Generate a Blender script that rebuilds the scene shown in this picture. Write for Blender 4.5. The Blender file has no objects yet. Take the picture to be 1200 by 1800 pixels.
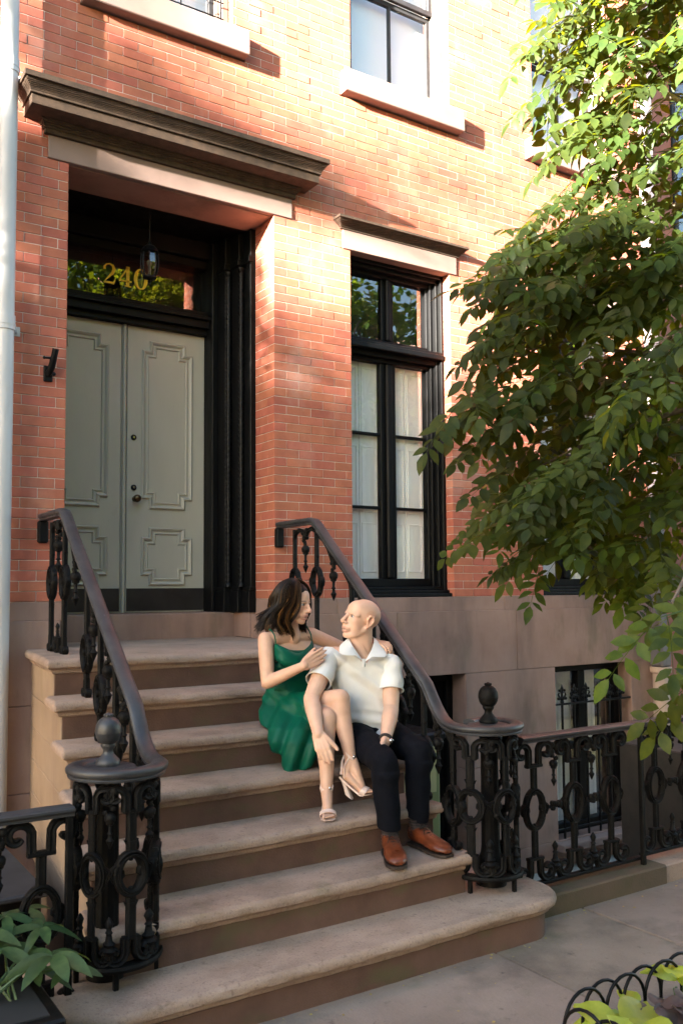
import bpy, bmesh, math, random
from mathutils import Vector, Matrix, noise
R = math.radians
random.seed(7)
scene = bpy.context.scene
col = scene.collection

# ---------------------------------------------------------------- camera, sky, sun, exposure
ZB = 1.59                                   # bottom of the brickwork above the pavement
RX = Vector((0.838883, -0.544265, -0.007137)); UX = Vector((-0.02862, -0.057198, 0.997953)); FX = Vector((0.543559, 0.836961, 0.063559))
CAM = Vector((-3.086111, -5.635144, ZB + 0.057735)); FPX = 1570.3; CY = 37.754
cd = bpy.data.cameras.new('camera'); cam = bpy.data.objects.new('camera', cd); col.objects.link(cam)
cam.matrix_world = Matrix(((RX.x, UX.x, -FX.x, CAM.x), (RX.y, UX.y, -FX.y, CAM.y), (RX.z, UX.z, -FX.z, CAM.z), (0, 0, 0, 1)))
cd.sensor_fit = 'VERTICAL'; cd.sensor_height = 36.0; cd.lens = FPX / 1800 * 36; cd.shift_y = CY / 1800
cd.clip_start = 0.05; cd.clip_end = 600
cd.dof.use_dof = True; cd.dof.focus_distance = 4.75; cd.dof.aperture_fstop = 9.0
scene.camera = cam

SUN_DIR = Vector((math.cos(R(15.8)) * math.cos(R(9.5)), math.sin(R(15.8)) * math.cos(R(9.5)), -math.sin(R(9.5))))   # travel
world = bpy.data.worlds.new('World'); scene.world = world; world.use_nodes = True
wn = world.node_tree.nodes; wl = world.node_tree.links
sky = wn.new('ShaderNodeTexSky'); sky.sky_type = 'NISHITA'; sky.sun_disc = False
sky.sun_elevation = R(9.5); sky.sun_rotation = math.atan2(-SUN_DIR.x, -SUN_DIR.y)
sky.air_density = 1.0; sky.dust_density = 1.0; sky.ozone_density = 1.25
wl.new(sky.outputs[0], wn['Background'].inputs[0]); wn['Background'].inputs[1].default_value = 0.05
sl = bpy.data.lights.new('sun', 'SUN'); so = bpy.data.objects.new('sun', sl); col.objects.link(so)
sl.energy = 5.0; sl.angle = R(0.9); sl.color = (1.0, 0.915, 0.81)
so.rotation_euler = SUN_DIR.to_track_quat('-Z', 'Y').to_euler(); so.location = (-20, -8, 12)
scene.view_settings.view_transform = 'Standard'; scene.view_settings.look = 'None'
scene.view_settings.gamma = 1.0; scene.view_settings.exposure = 4.52
scene.cycles.max_bounces = 6; scene.cycles.transparent_max_bounces = 8
scene.cycles.use_denoising = True

def ray(u, v):
    return FX + RX * ((u - 600) / FPX) - UX * ((v - 900 - CY) / FPX)
def on_y(u, v, y):
    d = ray(u, v); return CAM + d * ((y - CAM.y) / d.y)
def on_z(u, v, z):
    d = ray(u, v); return CAM + d * ((z - CAM.z) / d.z)
def at_depth(u, v, t):
    return CAM + ray(u, v) * t

# ---------------------------------------------------------------- objects
OFF = {}
def tag(o, label=None, cat=None, group=None, kind=None):
    if label: o['label'] = label
    if cat: o['category'] = cat
    if group: o['group'] = group
    if kind: o['kind'] = kind
    return o
def thing(name, label, cat, loc=(0, 0, 0), group=None):
    o = bpy.data.objects.new(name, None); col.objects.link(o); o.location = loc; o.empty_display_size = 0.1
    OFF[o.name] = Vector(loc)
    return tag(o, label, cat, group)
def link(name, me, parent=None, loc=None):
    o = bpy.data.objects.new(name, me); col.objects.link(o)
    if parent is not None: o.parent = parent
    if loc is not None: o.location = loc
    return o

class MB:
    """collects shapes and links them as one mesh object"""
    def __init__(s): s.v = []; s.f = []; s.c = []
    def add(s, vs, fs, c=None):
        n = len(s.v); s.v += [tuple(p) for p in vs]; s.f += [tuple(i + n for i in q) for q in fs]
        s.c += [c if c is not None else 0.5] * len(vs)
    def box(s, x0, x1, y0, y1, z0, z1, bev=0.0, c=None):
        if bev <= 0:
            vs = [(x, y, z) for x in (x0, x1) for y in (y0, y1) for z in (z0, z1)]
            s.add(vs, [(0, 1, 3, 2), (4, 6, 7, 5), (0, 4, 5, 1), (2, 3, 7, 6), (0, 2, 6, 4), (1, 5, 7, 3)], c)
            return
        b = min(bev, (x1 - x0) * .45, (y1 - y0) * .45, (z1 - z0) * .45)
        L = [(x0, x1), (y0, y1), (z0, z1)]; vs = []; idx = {}
        for i in (0, 1):
            for j in (0, 1):
                for k in (0, 1):
                    cor = [L[0][i], L[1][j], L[2][k]]; sg = [1 if t == 0 else -1 for t in (i, j, k)]
                    for ax in range(3):
                        p = [cor[a] + (0 if a == ax else sg[a] * b) for a in range(3)]
                        idx[(i, j, k, ax)] = len(vs); vs.append(p)
        fs = []
        for i in (0, 1): fs.append([idx[(i, j, k, 0)] for j, k in ((0, 0), (0, 1), (1, 1), (1, 0))])
        for j in (0, 1): fs.append([idx[(i, j, k, 1)] for i, k in ((0, 0), (1, 0), (1, 1), (0, 1))])
        for k in (0, 1): fs.append([idx[(i, j, k, 2)] for i, j in ((0, 0), (0, 1), (1, 1), (1, 0))])
        for a in (0, 1):
            for d in (0, 1):
                fs.append([idx[(a, d, 0, 0)], idx[(a, d, 1, 0)], idx[(a, d, 1, 1)], idx[(a, d, 0, 1)]])
                fs.append([idx[(a, 0, d, 0)], idx[(a, 1, d, 0)], idx[(a, 1, d, 2)], idx[(a, 0, d, 2)]])
                fs.append([idx[(0, a, d, 1)], idx[(1, a, d, 1)], idx[(1, a, d, 2)], idx[(0, a, d, 2)]])
        for i in (0, 1):
            for j in (0, 1):
                for k in (0, 1): fs.append([idx[(i, j, k, 0)], idx[(i, j, k, 1)], idx[(i, j, k, 2)]])
        s.add(vs, fs, c)
    def sweep(s, path, prof, closed=False, caps=True, frames=None, scale=None, c=None):
        """prof: list of (side, up) points; path: list of Vectors"""
        P = [Vector(p) for p in path]; n = len(P); m = len(prof); vs = []; fs = []
        for i in range(n):
            a = P[i - 1] if (i > 0 or closed) else P[i]; b = P[(i + 1) % n] if (i < n - 1 or closed) else P[i]
            if i > 0 or closed: t1 = (P[i] - a).normalized()
            else: t1 = (b - P[i]).normalized()
            if i < n - 1 or closed: t2 = (b - P[i]).normalized()
            else: t2 = t1
            T = (t1 + t2); T = T.normalized() if T.length > 1e-6 else t1
            if frames: S, N = frames(i, T)
            else:
                up = Vector((0, 0, 1)); S = T.cross(up)
                if S.length < 1e-4: S = T.cross(Vector((0, 1, 0)))
                S.normalize(); N = S.cross(T).normalized()
            k = 1 / max(0.5, math.sqrt(max(0.05, (1 + t1.dot(t2)) / 2)))
            sc = scale[i] if scale else 1.0
            for (x, y) in prof: vs.append(P[i] + S * (x * sc * (k if not frames else 1)) + N * (y * sc * (k if frames is None and False else 1)))
        last = n if closed else n - 1
        for i in range(last):
            for j in range(m):
                a = i * m + j; b = i * m + (j + 1) % m; c2 = ((i + 1) % n) * m + (j + 1) % m; d = ((i + 1) % n) * m + j
                fs.append((a, b, c2, d))
        if caps and not closed:
            fs.append(tuple(range(m))[::-1]); fs.append(tuple((n - 1) * m + j for j in range(m)))
        s.add(vs, fs, c)
    def tube(s, path, r, n=8, closed=False, c=None):
        rs = r if isinstance(r, (list, tuple)) else [r] * len(path)
        prof = [(math.cos(2 * math.pi * i / n), math.sin(2 * math.pi * i / n)) for i in range(n)]
        P = [Vector(p) for p in path]
        ref = [None]
        def fr(i, T):
            if ref[0] is None:
                q = Vector((0, 0, 1)) if abs(T.z) < .9 else Vector((1, 0, 0))
                ref[0] = T.cross(q).normalized()
            S = ref[0] - T * ref[0].dot(T); S.normalize(); ref[0] = S
            return S, S.cross(T)
        s.sweep(P, prof, closed, True, fr, rs, c)
    def lathe(s, prof, at=(0, 0, 0), n=16, c=None):
        """prof: (radius, z) from bottom to top"""
        at = Vector(at); m = len(prof); vs = []; fs = []
        for i in range(n):
            a = 2 * math.pi * i / n
            for (r, z) in prof: vs.append(at + Vector((r * math.cos(a), r * math.sin(a), z)))
        for i in range(n):
            for j in range(m - 1):
                fs.append((i * m + j, ((i + 1) % n) * m + j, ((i + 1) % n) * m + j + 1, i * m + j + 1))
        fs.append(tuple(i * m for i in range(n))[::-1]); fs.append(tuple(i * m + m - 1 for i in range(n)))
        s.add(vs, fs, c)
    def extrude_x(s, prof, x0, x1, c=None):
        """prof (y,z) polygon extruded along x"""
        m = len(prof); vs = [(x0, y, z) for y, z in prof] + [(x1, y, z) for y, z in prof]
        fs = [(j, (j + 1) % m, m + (j + 1) % m, m + j) for j in range(m)] + [tuple(range(m))[::-1], tuple(range(m, 2 * m))]
        s.add(vs, fs, c)
    def ball(s, c0, r, n=8, sc=(1, 1, 1), c=None):
        vs = []; fs = []; c0 = Vector(c0); m = n
        for i in range(1, n):
            t = math.pi * i / n
            for j in range(m * 2):
                a = math.pi * j / m
                vs.append(c0 + Vector((r * sc[0] * math.sin(t) * math.cos(a), r * sc[1] * math.sin(t) * math.sin(a), r * sc[2] * math.cos(t))))
        M2 = m * 2
        for i in range(n - 2):
            for j in range(M2): fs.append((i * M2 + j, (i + 1) * M2 + j, (i + 1) * M2 + (j + 1) % M2, i * M2 + (j + 1) % M2))
        k = len(vs); vs += [c0 + Vector((0, 0, r * sc[2])), c0 - Vector((0, 0, r * sc[2]))]
        for j in range(M2):
            fs.append((k, j, (j + 1) % M2)); fs.append((k + 1, (n - 2) * M2 + (j + 1) % M2, (n - 2) * M2 + j))
        s.add(vs, fs, c)
    def mesh(s, name, mat, off=Vector((0, 0, 0)), smooth=None, attr=False):
        me = bpy.data.meshes.new(name)
        me.from_pydata([(p[0] - off.x, p[1] - off.y, p[2] - off.z) for p in s.v], [], s.f)
        if attr:
            a = me.attributes.new('rnd', 'FLOAT', 'POINT'); a.data.foreach_set('value', s.c)
        bm = bmesh.new(); bm.from_mesh(me); bmesh.ops.recalc_face_normals(bm, faces=bm.faces); bm.to_mesh(me); bm.free()
        if smooth:
            me.polygons.foreach_set('use_smooth', [True] * len(me.polygons)); me.set_sharp_from_angle(angle=R(smooth))
        if mat: me.materials.append(mat)
        return me
    def build(s, name, mat, parent=None, smooth=None, attr=False):
        off = OFF.get(parent.name, Vector((0, 0, 0))) if parent is not None else Vector((0, 0, 0))
        o = link(name, s.mesh(name, mat, off, smooth, attr), parent)
        OFF[o.name] = off
        return o
def one(name, mat, parent, *boxes, bev=0.004, smooth=None):
    m = MB()
    for b in boxes: m.box(*b, bev)
    return m.build(name, mat, parent, smooth)

# ---------------------------------------------------------------- materials
MATS = {}
def mat(name, c1, c2=None, scale=6.0, rough=0.6, rough2=None, bump=0.0, bscale=80.0, metal=0.0, spec=0.5, rnd=0.0, src=None, stretch=(1, 1, 1),
        lohi=(0.35, 0.65), stains=(), coat=0.0, sheen=0.0, sss=0.0, trans=0.0, hue=0.0, detail=5, grime=None, bdist=0.01):
    m = bpy.data.materials.new(name); m.use_nodes = True; MATS[name] = m
    n = m.node_tree.nodes; l = m.node_tree.links; p = n['Principled BSDF']
    geo = n.new('ShaderNodeNewGeometry'); mp = n.new('ShaderNodeMapping'); mp.inputs['Scale'].default_value = stretch
    l.new(geo.outputs['Position'], mp.inputs['Vector'])
    def nz(sc, det=detail, vec=mp):
        t = n.new('ShaderNodeTexNoise'); t.inputs['Scale'].default_value = sc; t.inputs['Detail'].default_value = det; t.inputs['Roughness'].default_value = .6
        l.new(vec.outputs[0], t.inputs['Vector']); return t
    def ramp(src_, a, b):
        r = n.new('ShaderNodeMapRange'); r.inputs['From Min'].default_value = a; r.inputs['From Max'].default_value = b; l.new(src_, r.inputs['Value']); return r
    def mix(fac, a, b, mode='MIX'):
        x = n.new('ShaderNodeMix'); x.data_type = 'RGBA'; x.blend_type = mode
        if isinstance(fac, float): x.inputs[0].default_value = fac
        else: l.new(fac, x.inputs[0])
        for k, q in ((6, a), (7, b)):
            if isinstance(q, tuple): x.inputs[k].default_value = (*q, 1)
            else: l.new(q, x.inputs[k])
        return x.outputs[2]
    base = c1
    if c2:
        t = nz(scale); r = ramp(t.outputs['Fac'], *lohi); base = mix(r.outputs[0], c1, c2)
    for (cc, sc, a, b, st, amt) in stains:
        mp2 = n.new('ShaderNodeMapping'); mp2.inputs['Scale'].default_value = st; mp2.inputs['Location'].default_value = (sc, 3.1, 7.7)
        l.new(geo.outputs['Position'], mp2.inputs['Vector'])
        t = nz(sc, 6, mp2); r = ramp(t.outputs['Fac'], a, b); r.inputs['To Max'].default_value = amt
        base = mix(r.outputs[0], base, cc)
    if rnd or hue:
        if src == 'attr':
            q = n.new('ShaderNodeAttribute'); q.attribute_name = 'rnd'; o = q.outputs['Fac']
        else:
            q = n.new('ShaderNodeObjectInfo'); o = q.outputs['Random']
        h = n.new('ShaderNodeHueSaturation')
        r = ramp(o, 0, 1); r.inputs['To Min'].default_value = 1 - rnd; r.inputs['To Max'].default_value = 1 + rnd; l.new(r.outputs[0], h.inputs['Value'])
        wv = n.new('ShaderNodeMath'); wv.operation = 'MULTIPLY'; wv.inputs[1].default_value = 7.31; l.new(o, wv.inputs[0])
        fr = n.new('ShaderNodeMath'); fr.operation = 'FRACT'; l.new(wv.outputs[0], fr.inputs[0])
        r2 = ramp(fr.outputs[0], 0, 1); r2.inputs['To Min'].default_value = .5 - hue; r2.inputs['To Max'].default_value = .5 + hue; l.new(r2.outputs[0], h.inputs['Hue'])
        if isinstance(base, tuple): h.inputs['Color'].default_value = (*base, 1)
        else: l.new(base, h.inputs['Color'])
        base = h.outputs[0]
    if isinstance(base, tuple): p.inputs['Base Color'].default_value = (*base, 1)
    else: l.new(base, p.inputs['Base Color'])
    p.inputs['Roughness'].default_value = rough
    if rough2 is not None:
        t = nz(scale * 1.7); r = ramp(t.outputs['Fac'], .3, .7); r.inputs['To Min'].default_value = rough; r.inputs['To Max'].default_value = rough2
        l.new(r.outputs[0], p.inputs['Roughness'])
    p.inputs['Metallic'].default_value = metal; p.inputs['Specular IOR Level'].default_value = spec
    p.inputs['Coat Weight'].default_value = coat; p.inputs['Coat Roughness'].default_value = .12
    p.inputs['Sheen Weight'].default_value = sheen
    if sss:
        p.inputs['Subsurface Weight'].default_value = sss; p.inputs['Subsurface Radius'].default_value = (.012, .005, .003); p.inputs['Subsurface Scale'].default_value = 1.0
    if bump:
        t = nz(bscale, 6); b = n.new('ShaderNodeBump'); b.inputs['Strength'].default_value = bump; b.inputs['Distance'].default_value = bdist
        l.new(t.outputs['Fac'], b.inputs['Height']); l.new(b.outputs[0], p.inputs['Normal'])
    if trans:
        tr = n.new('ShaderNodeBsdfTranslucent'); mx = n.new('ShaderNodeMixShader'); mx.inputs[0].default_value = trans
        if isinstance(base, tuple): tr.inputs[0].default_value = (*base, 1)
        else:
            tc = mix(1.0, base, (5.8, 4.0, 0.5), 'MULTIPLY'); l.new(tc, tr.inputs[0])
        l.new(p.outputs[0], mx.inputs[1]); l.new(tr.outputs[0], mx.inputs[2]); l.new(mx.outputs[0], n['Material Output'].inputs[0])
    return m

BRK = dict(c1=(.44, .145, .088), c2=(.36, .112, .068), scale=9, rough=.85, bump=.25, bscale=120, rnd=.085, hue=.006, spec=.2,
           stains=[((.52, .27, .20), 3.0, .56, .74, (1, 1, .6), .45), ((.16, .06, .05), 5, .64, .8, (1, 1, 1), .45), ((.55, .47, .42), 1.1, .63, .76, (1, 1, 1), .35)])
mat('brick', src=None, **BRK); mat('brick_rest', src='attr', **BRK)
mat('mortar', (.62, .54, .47), (.50, .42, .36), 12, .9)
STONE = [((.10, .066, .055), 2.2, .50, .72, (1, 1, .22), .65), ((.085, .08, .04), 3.4, .56, .74, (1, 1, .4), .5), ((.31, .22, .185), 1.7, .55, .75, (1, 1, .4), .5)]
mat('brownstone', (.325, .212, .168), (.275, .17, .133), 3.0, .85, bump=.25, bscale=140, stains=STONE, spec=.25)
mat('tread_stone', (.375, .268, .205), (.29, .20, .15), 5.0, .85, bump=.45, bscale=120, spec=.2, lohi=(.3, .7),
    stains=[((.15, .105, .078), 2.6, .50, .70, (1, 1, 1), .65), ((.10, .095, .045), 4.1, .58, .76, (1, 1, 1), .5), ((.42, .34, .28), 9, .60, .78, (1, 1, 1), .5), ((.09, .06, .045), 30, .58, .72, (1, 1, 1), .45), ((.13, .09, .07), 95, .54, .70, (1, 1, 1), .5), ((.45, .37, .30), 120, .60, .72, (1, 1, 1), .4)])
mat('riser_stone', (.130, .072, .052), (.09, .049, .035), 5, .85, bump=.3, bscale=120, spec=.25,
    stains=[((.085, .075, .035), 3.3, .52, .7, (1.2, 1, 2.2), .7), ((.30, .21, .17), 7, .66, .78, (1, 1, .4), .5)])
mat('mossy_stone', (.11, .078, .055), (.085, .068, .042), 4, .9, bump=.4, bscale=90, spec=.15, stains=[((.05, .055, .02), 5, .5, .7, (1, 1, 1), .6)])
mat('cheek_stone', (.33, .235, .16), (.26, .18, .12), 2.2, .85, bump=.2, bscale=140, spec=.25,
    stains=[((.22, .17, .07), 3, .58, .75, (1, 1, .4), .45), ((.19, .12, .09), 2, .6, .8, (1, 1, .3), .5)])
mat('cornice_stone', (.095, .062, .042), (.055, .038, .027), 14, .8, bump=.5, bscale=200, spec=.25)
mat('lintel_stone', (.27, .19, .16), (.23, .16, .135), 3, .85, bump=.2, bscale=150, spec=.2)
mat('black_paint', (.003, .003, .0035), (.006, .006, .0065), 8, .35, .55, spec=.18, bump=.05, bscale=40)
mat('black_wood', (.003, .003, .0035), (.005, .005, .005), 10, .42, .6, spec=.15, bump=.1, bscale=60, stretch=(1, 1, .15))
mat('cast_iron', (.004, .0037, .0036), (.008, .0075, .007), 18, .42, .62, bump=.35, bscale=220, spec=.10, stains=[((.05, .035, .022), 22, .66, .78, (1, 1, 1), .4)])
mat('rail_paint', (.026, .026, .029), (.042, .042, .045), 9, .32, .5, bump=.15, bscale=150, spec=.45, stains=[((.35, .35, .35), 26, .72, .76, (1, 1, 1), .7), ((.012, .012, .012), 14, .55, .7, (1, 1, 1), .6)])
mat('door_paint', (.43, .405, .335), (.40, .375, .31), 5, .42, .52, bump=.06, bscale=70, stretch=(1, 1, .4), stains=[((.20, .18, .13), 9, .68, .8, (1, 1, .3), .35)])
mat('kick_plate', (.022, .019, .018), (.035, .03, .028), 7, .35, .55, metal=.3)
mat('brass_old', (.12, .085, .045), (.06, .045, .03), 20, .35, metal=1.0)
mat('steel', (.6, .6, .6), None, rough=.25, metal=1.0)
mat('gold_leaf', (.92, .72, .06), (.85, .62, .05), 40, .45)
mat('shutter_paint', (.90, .90, .86), (.88, .88, .84), 6, .5)
mat('blind', (.86, .87, .86), (.82, .83, .82), 3, .7)
mat('frame_grey', (.022, .022, .024), (.035, .035, .036), 12, .5, spec=.2)
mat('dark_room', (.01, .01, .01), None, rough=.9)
mat('zinc', (.40, .40, .40), (.50, .50, .50), 5, .38, .55, bump=.1, bscale=60, stretch=(1, 1, .2), stains=[((.22, .22, .23), 3, .52, .72, (1, 1, .25), .7), ((.30, .22, .16), 9, .62, .78, (1, 1, .3), .5)])
mat('pipe_cream', (.52, .38, .29), (.45, .32, .25), 6, .6, stains=[((.25, .2, .17), 6, .62, .8, (1, 1, .3), .5)])
mat('pipe_copper', (.10, .085, .088), (.15, .13, .135), 14, .5, stretch=(1, 1, .15), stains=[((.10, .06, .05), 8, .55, .75, (1, 1, .2), .7)])
mat('flagstone', (.255, .20, .155), (.195, .15, .115), 2.2, .8, bump=.5, bscale=50, spec=.2, rnd=.07, hue=.01,
    stains=[((.075, .06, .048), 2.3, .52, .68, (1, 1, 1), .6), ((.24, .195, .155), 1.2, .55, .72, (1, 1, 1), .55), ((.10, .10, .05), 3, .60, .76, (1, 1, 1), .5), ((.05, .04, .035), 16, .62, .72, (1, 1, 1), .5), ((.27, .22, .17), 80, .58, .72, (1, 1, 1), .4)])
mat('joint_dirt', (.045, .04, .03), (.08, .075, .045), 20, .95)
mat('concrete', (.30, .30, .26), (.22, .22, .19), 4, .9, bump=.3)
mat('upper_trim', (.22, .16, .13), (.17, .12, .10), 6, .6, spec=.2)
mat('asphalt', (.05, .05, .052), (.07, .07, .07), 30, .9, bump=.5, bscale=200)
mat('soil', (.045, .032, .022), (.07, .05, .035), 25, .95, bump=.8, bscale=90)
mat('slate_grey', (.035, .035, .038), (.05, .05, .053), 6, .6, spec=.2)
mat('far_brick', (.26, .12, .085), (.20, .09, .065), 1.2, .9)
mat('lamp_glass', (.30, .28, .22), None, rough=.15)
def glass(name, rough=0.0, tint=(1, 1, 1), refl=.1):
    m = bpy.data.materials.new(name); m.use_nodes = True; MATS[name] = m; n = m.node_tree.nodes; l = m.node_tree.links
    n.remove(n['Principled BSDF']); t = n.new('ShaderNodeBsdfTransparent'); t.inputs[0].default_value = (*tint, 1)
    g = n.new('ShaderNodeBsdfGlossy'); g.inputs['Roughness'].default_value = rough
    f = n.new('ShaderNodeFresnel'); f.inputs['IOR'].default_value = 1.5
    ad = n.new('ShaderNodeMath'); ad.operation = 'ADD'; ad.inputs[1].default_value = refl; ad.use_clamp = True; l.new(f.outputs[0], ad.inputs[0])
    g0 = n.new('ShaderNodeNewGeometry'); iv = n.new('ShaderNodeMath'); iv.operation = 'SUBTRACT'; iv.inputs[0].default_value = 1.0; l.new(g0.outputs['Backfacing'], iv.inputs[1])
    a = n.new('ShaderNodeMath'); a.operation = 'MULTIPLY'; l.new(ad.outputs[0], a.inputs[0]); l.new(iv.outputs[0], a.inputs[1])
    nz = n.new('ShaderNodeTexNoise'); nz.inputs['Scale'].default_value = 2.2; b = n.new('ShaderNodeBump'); b.inputs['Strength'].default_value = .02; b.inputs['Distance'].default_value = .05
    geo = n.new('ShaderNodeNewGeometry'); l.new(geo.outputs['Position'], nz.inputs['Vector']); l.new(nz.outputs['Fac'], b.inputs['Height']); l.new(b.outputs[0], g.inputs['Normal'])
    x = n.new('ShaderNodeMixShader'); l.new(a.outputs[0], x.inputs[0]); l.new(t.outputs[0], x.inputs[1]); l.new(g.outputs[0], x.inputs[2]); l.new(x.outputs[0], n['Material Output'].inputs[0])
    return m
glass('window_glass', refl=.13); glass('transom_glass', refl=.05); glass('lantern_glass', .03, (.6, .58, .5))
G = MATS
# ---------------------------------------------------------------- setting
def sheet(name, x0, x1, y0, y1, z, m, kind='structure'):
    b = MB(); b.add([(x0, y0, z), (x1, y0, z), (x1, y1, z), (x0, y1, z)], [(0, 1, 2, 3)])
    o = b.build(name, m); o['kind'] = kind; return o
YF = -2.32                                   # front line of the areaways
sheet('ground', -150, 150, -150, -14.0, -0.16, G['asphalt'])
sheet('road', -150, 150, -14.0, -5.34, -0.15, G['asphalt'])
walk = sheet('sidewalk', -60, 60, -5.2, YF + .01, -0.012, G['joint_dirt'])
kb = MB()
for i in range(-12, 12): kb.box(i * 2.4, i * 2.4 + 2.394, -5.36, -5.2, -.3, 0.0, .012)
kb.build('kerb', G['concrete'])['kind'] = 'structure'
xs = [-9.0, -7.3, -5.7, -3.9, -1.72, -0.24, 0.53, 1.62, 2.75, 3.9, 5.1, 6.4, 7.6, 9.0]
def flag(x0, x1, y0, y1):
    m = MB(); dz = random.uniform(-.003, .003)
    n = 6
    def rag(): return random.uniform(.003, .007)
    m.box(x0 + rag(), x1 - rag(), y0 + rag(), y1 - rag(), -.05, dz, .006)
    m.build('flagstone', G['flagstone'], walk)
for a, b in zip(xs[:-1], xs[1:]):
    flag(a, b, -3.43, YF + .005)
    if b <= -0.2: flag(a, min(b, -.84), -4.6, -3.43)
    elif a >= 1.5: flag(a, b, -4.6, -3.43)
    flag(a + .4, b + .4, -5.2, -4.6)
for pts in ([(-1.62, -2.93), (-1.5, -2.90), (-1.38, -2.94), (-1.27, -2.91), (-1.2, -2.93)],):
    cm = MB(); vs = []
    for i, (x, y) in enumerate(pts): w = .001 + .0012 * (i % 2); vs += [(x - w, y - w, .0048), (x + w, y + w, .0048)]
    cm.add(vs, [(2 * i, 2 * i + 2, 2 * i + 3, 2 * i + 1) for i in range(len(pts) - 1)]); cm.build('crack', G['joint_dirt'], walk)
pit = sheet('planting_bed', -.84, 1.62, -4.6, -3.43, .004, G['soil'])
sheet('areaway_floor', -20, 20, YF, 9, -.75, G['concrete'])
hz = MB()

# ---------------------------------------------------------------- the townhouse
HX0, HX1 = -1.95, 4.12; ch = .06404
house = thing('townhouse', 'red brick row house with brownstone base, tall black windows and grey-green double door', 'house', (1.0, 0, 0))
holes = [(-1.497, 0, -.3, 44 * ch), (-1.63, .15, 44 * ch, 46 * ch), (.675, 1.665, 0, 42 * ch), (.60, 1.735, 42 * ch, 44 * ch),
         (2.685, 3.675, 0, 42 * ch), (2.61, 3.745, 42 * ch, 44 * ch)]
UPW = [(-1.335, -.335), (.69, 1.69), (2.67, 3.67)]
for a, b in UPW: holes += [(a, b, 64 * ch, 96 * ch), (a - .1, b + .1, 61 * ch, 64 * ch), (a - .1, b + .1, 96 * ch, 99 * ch)]
NROW = 106
# backing with openings (front faces + reveals)
def holed(mb, x0, x1, z0, z1, y, hs, depth, grow=.004):
    hs = [(a - grow, b + grow, c - grow, d + grow) for a, b, c, d in hs]
    X = sorted({x0, x1, *[q for h in hs for q in h[:2] if x0 < q < x1]}); Z = sorted({z0, z1, *[q for h in hs for q in h[2:] if z0 < q < z1]})
    def inside(cx, cz): return any(a < cx < b and c < cz < d for a, b, c, d in hs)
    nx, nz = len(X) - 1, len(Z) - 1
    g = [[inside((X[i] + X[i + 1]) / 2, (Z[j] + Z[j + 1]) / 2) for j in range(nz)] for i in range(nx)]
    for i in range(nx):
        for j in range(nz):
            if g[i][j]: continue
            a, b, c, d = X[i], X[i + 1], Z[j] + ZB, Z[j + 1] + ZB
            mb.add([(a, y, c), (b, y, c), (b, y, d), (a, y, d)], [(0, 1, 2, 3)])
            for di, dj, e in ((-1, 0, [(a, c), (a, d)]), (1, 0, [(b, d), (b, c)]), (0, -1, [(b, c), (a, c)]), (0, 1, [(a, d), (b, d)])):
                ii, jj = i + di, j + dj
                if 0 <= ii < nx and 0 <= jj < nz and not g[ii][jj]: continue
                if not (0 <= ii < nx and 0 <= jj < nz): continue
                (p, q), (r, s) = e
                mb.add([(p, y, q), (p, y + depth, q), (r, y + depth, s), (r, y, s)], [(0, 1, 2, 3)])
mb = MB(); holed(mb, HX0, HX1, 0, NROW * ch, .004, holes, .34); mb.build('mortar_bed', G['mortar'], house)
# bricks
BL, BD = .208, .1; JT = .0042
bricks = []
for i in range(NROW):
    z0, z1 = i * ch, (i + 1) * ch; zc = (z0 + z1) / 2
    cuts = sorted((a, b) for a, b, c, d in holes if c < zc < d)
    x = -BL * 12 + (BL / 2 if i % 2 else 0)
    while x < HX1:
        segs = [(max(x, HX0), min(x + BL, HX1))]
        for a, b in cuts:
            new = []
            for p, q in segs:
                if q <= a or p >= b: new.append((p, q))
                else:
                    if p < a: new.append((p, a))
                    if q > b: new.append((b, q))
            segs = new
        for p, q in segs:
            if q - p > .02:
                dep = BD
                jl = JT / 2; p2 = p if any(abs(p - b) < 1e-6 for a, b in cuts) else p + jl
                q2 = q if any(abs(q - a) < 1e-6 for a, b in cuts) else q - jl
                if abs(p) < 1e-6 and q - p < .15: dep = .2
                bricks.append((p2, q2, z0 + jl, z1 - jl, 0.0, dep))
        x += BL
    if zc < 44 * ch:                                     # door reveal, right and left jamb
        ya = .2 if i % 2 else BD
        bricks.append((0.0, .1, z0 + JT / 2, z1 - JT / 2, ya + JT, .29 - ya - JT))
        bricks.append((-1.597, -1.497, z0 + JT / 2, z1 - JT / 2, BD + JT, .29 - BD - JT))
def pix(P):
    d = P - CAM; z = d.dot(FX); return (600 + FPX * d.dot(RX) / z, 900 + CY - FPX * d.dot(UX) / z, z)
def score(b):
    u, v, z = pix(Vector(((b[0] + b[1]) / 2, b[4], ZB + (b[2] + b[3]) / 2)))
    inside = 0 < u < 1200 and 0 < v < 1800 and not (u > 850 and v < 1000)
    return ((b[1] - b[0]) + (b[5] * .4 if abs(b[0]) < 1e-6 else 0)) / z * (1 if inside else .01)
bricks.sort(key=lambda b: -score(b))
rest = MB(); cache = {}
for k, (x0, x1, z0, z1, y0, dep) in enumerate(bricks):
    pr_ = max(-.002, min(.002, random.gauss(0, .0012))); w, h = x1 - x0, z1 - z0
    if k < 300:
        key = (round(w, 3), round(dep, 3))
        if key not in cache:
            m = MB(); m.box(-w / 2, w / 2, 0, dep, -h / 2, h / 2, .0025); cache[key] = m.mesh('brick', G['brick'])
        o = link('brick', cache[key], house, Vector(((x0 + x1) / 2, y0 + pr_, ZB + (z0 + z1) / 2)) - OFF[house.name])
        o.rotation_euler = (random.gauss(0, .004), random.gauss(0, .003), 0)
    else:
        rest.box(x0, x1, y0 + pr_, y0 + dep, ZB + z0, ZB + z1, .0025, random.random())
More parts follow.
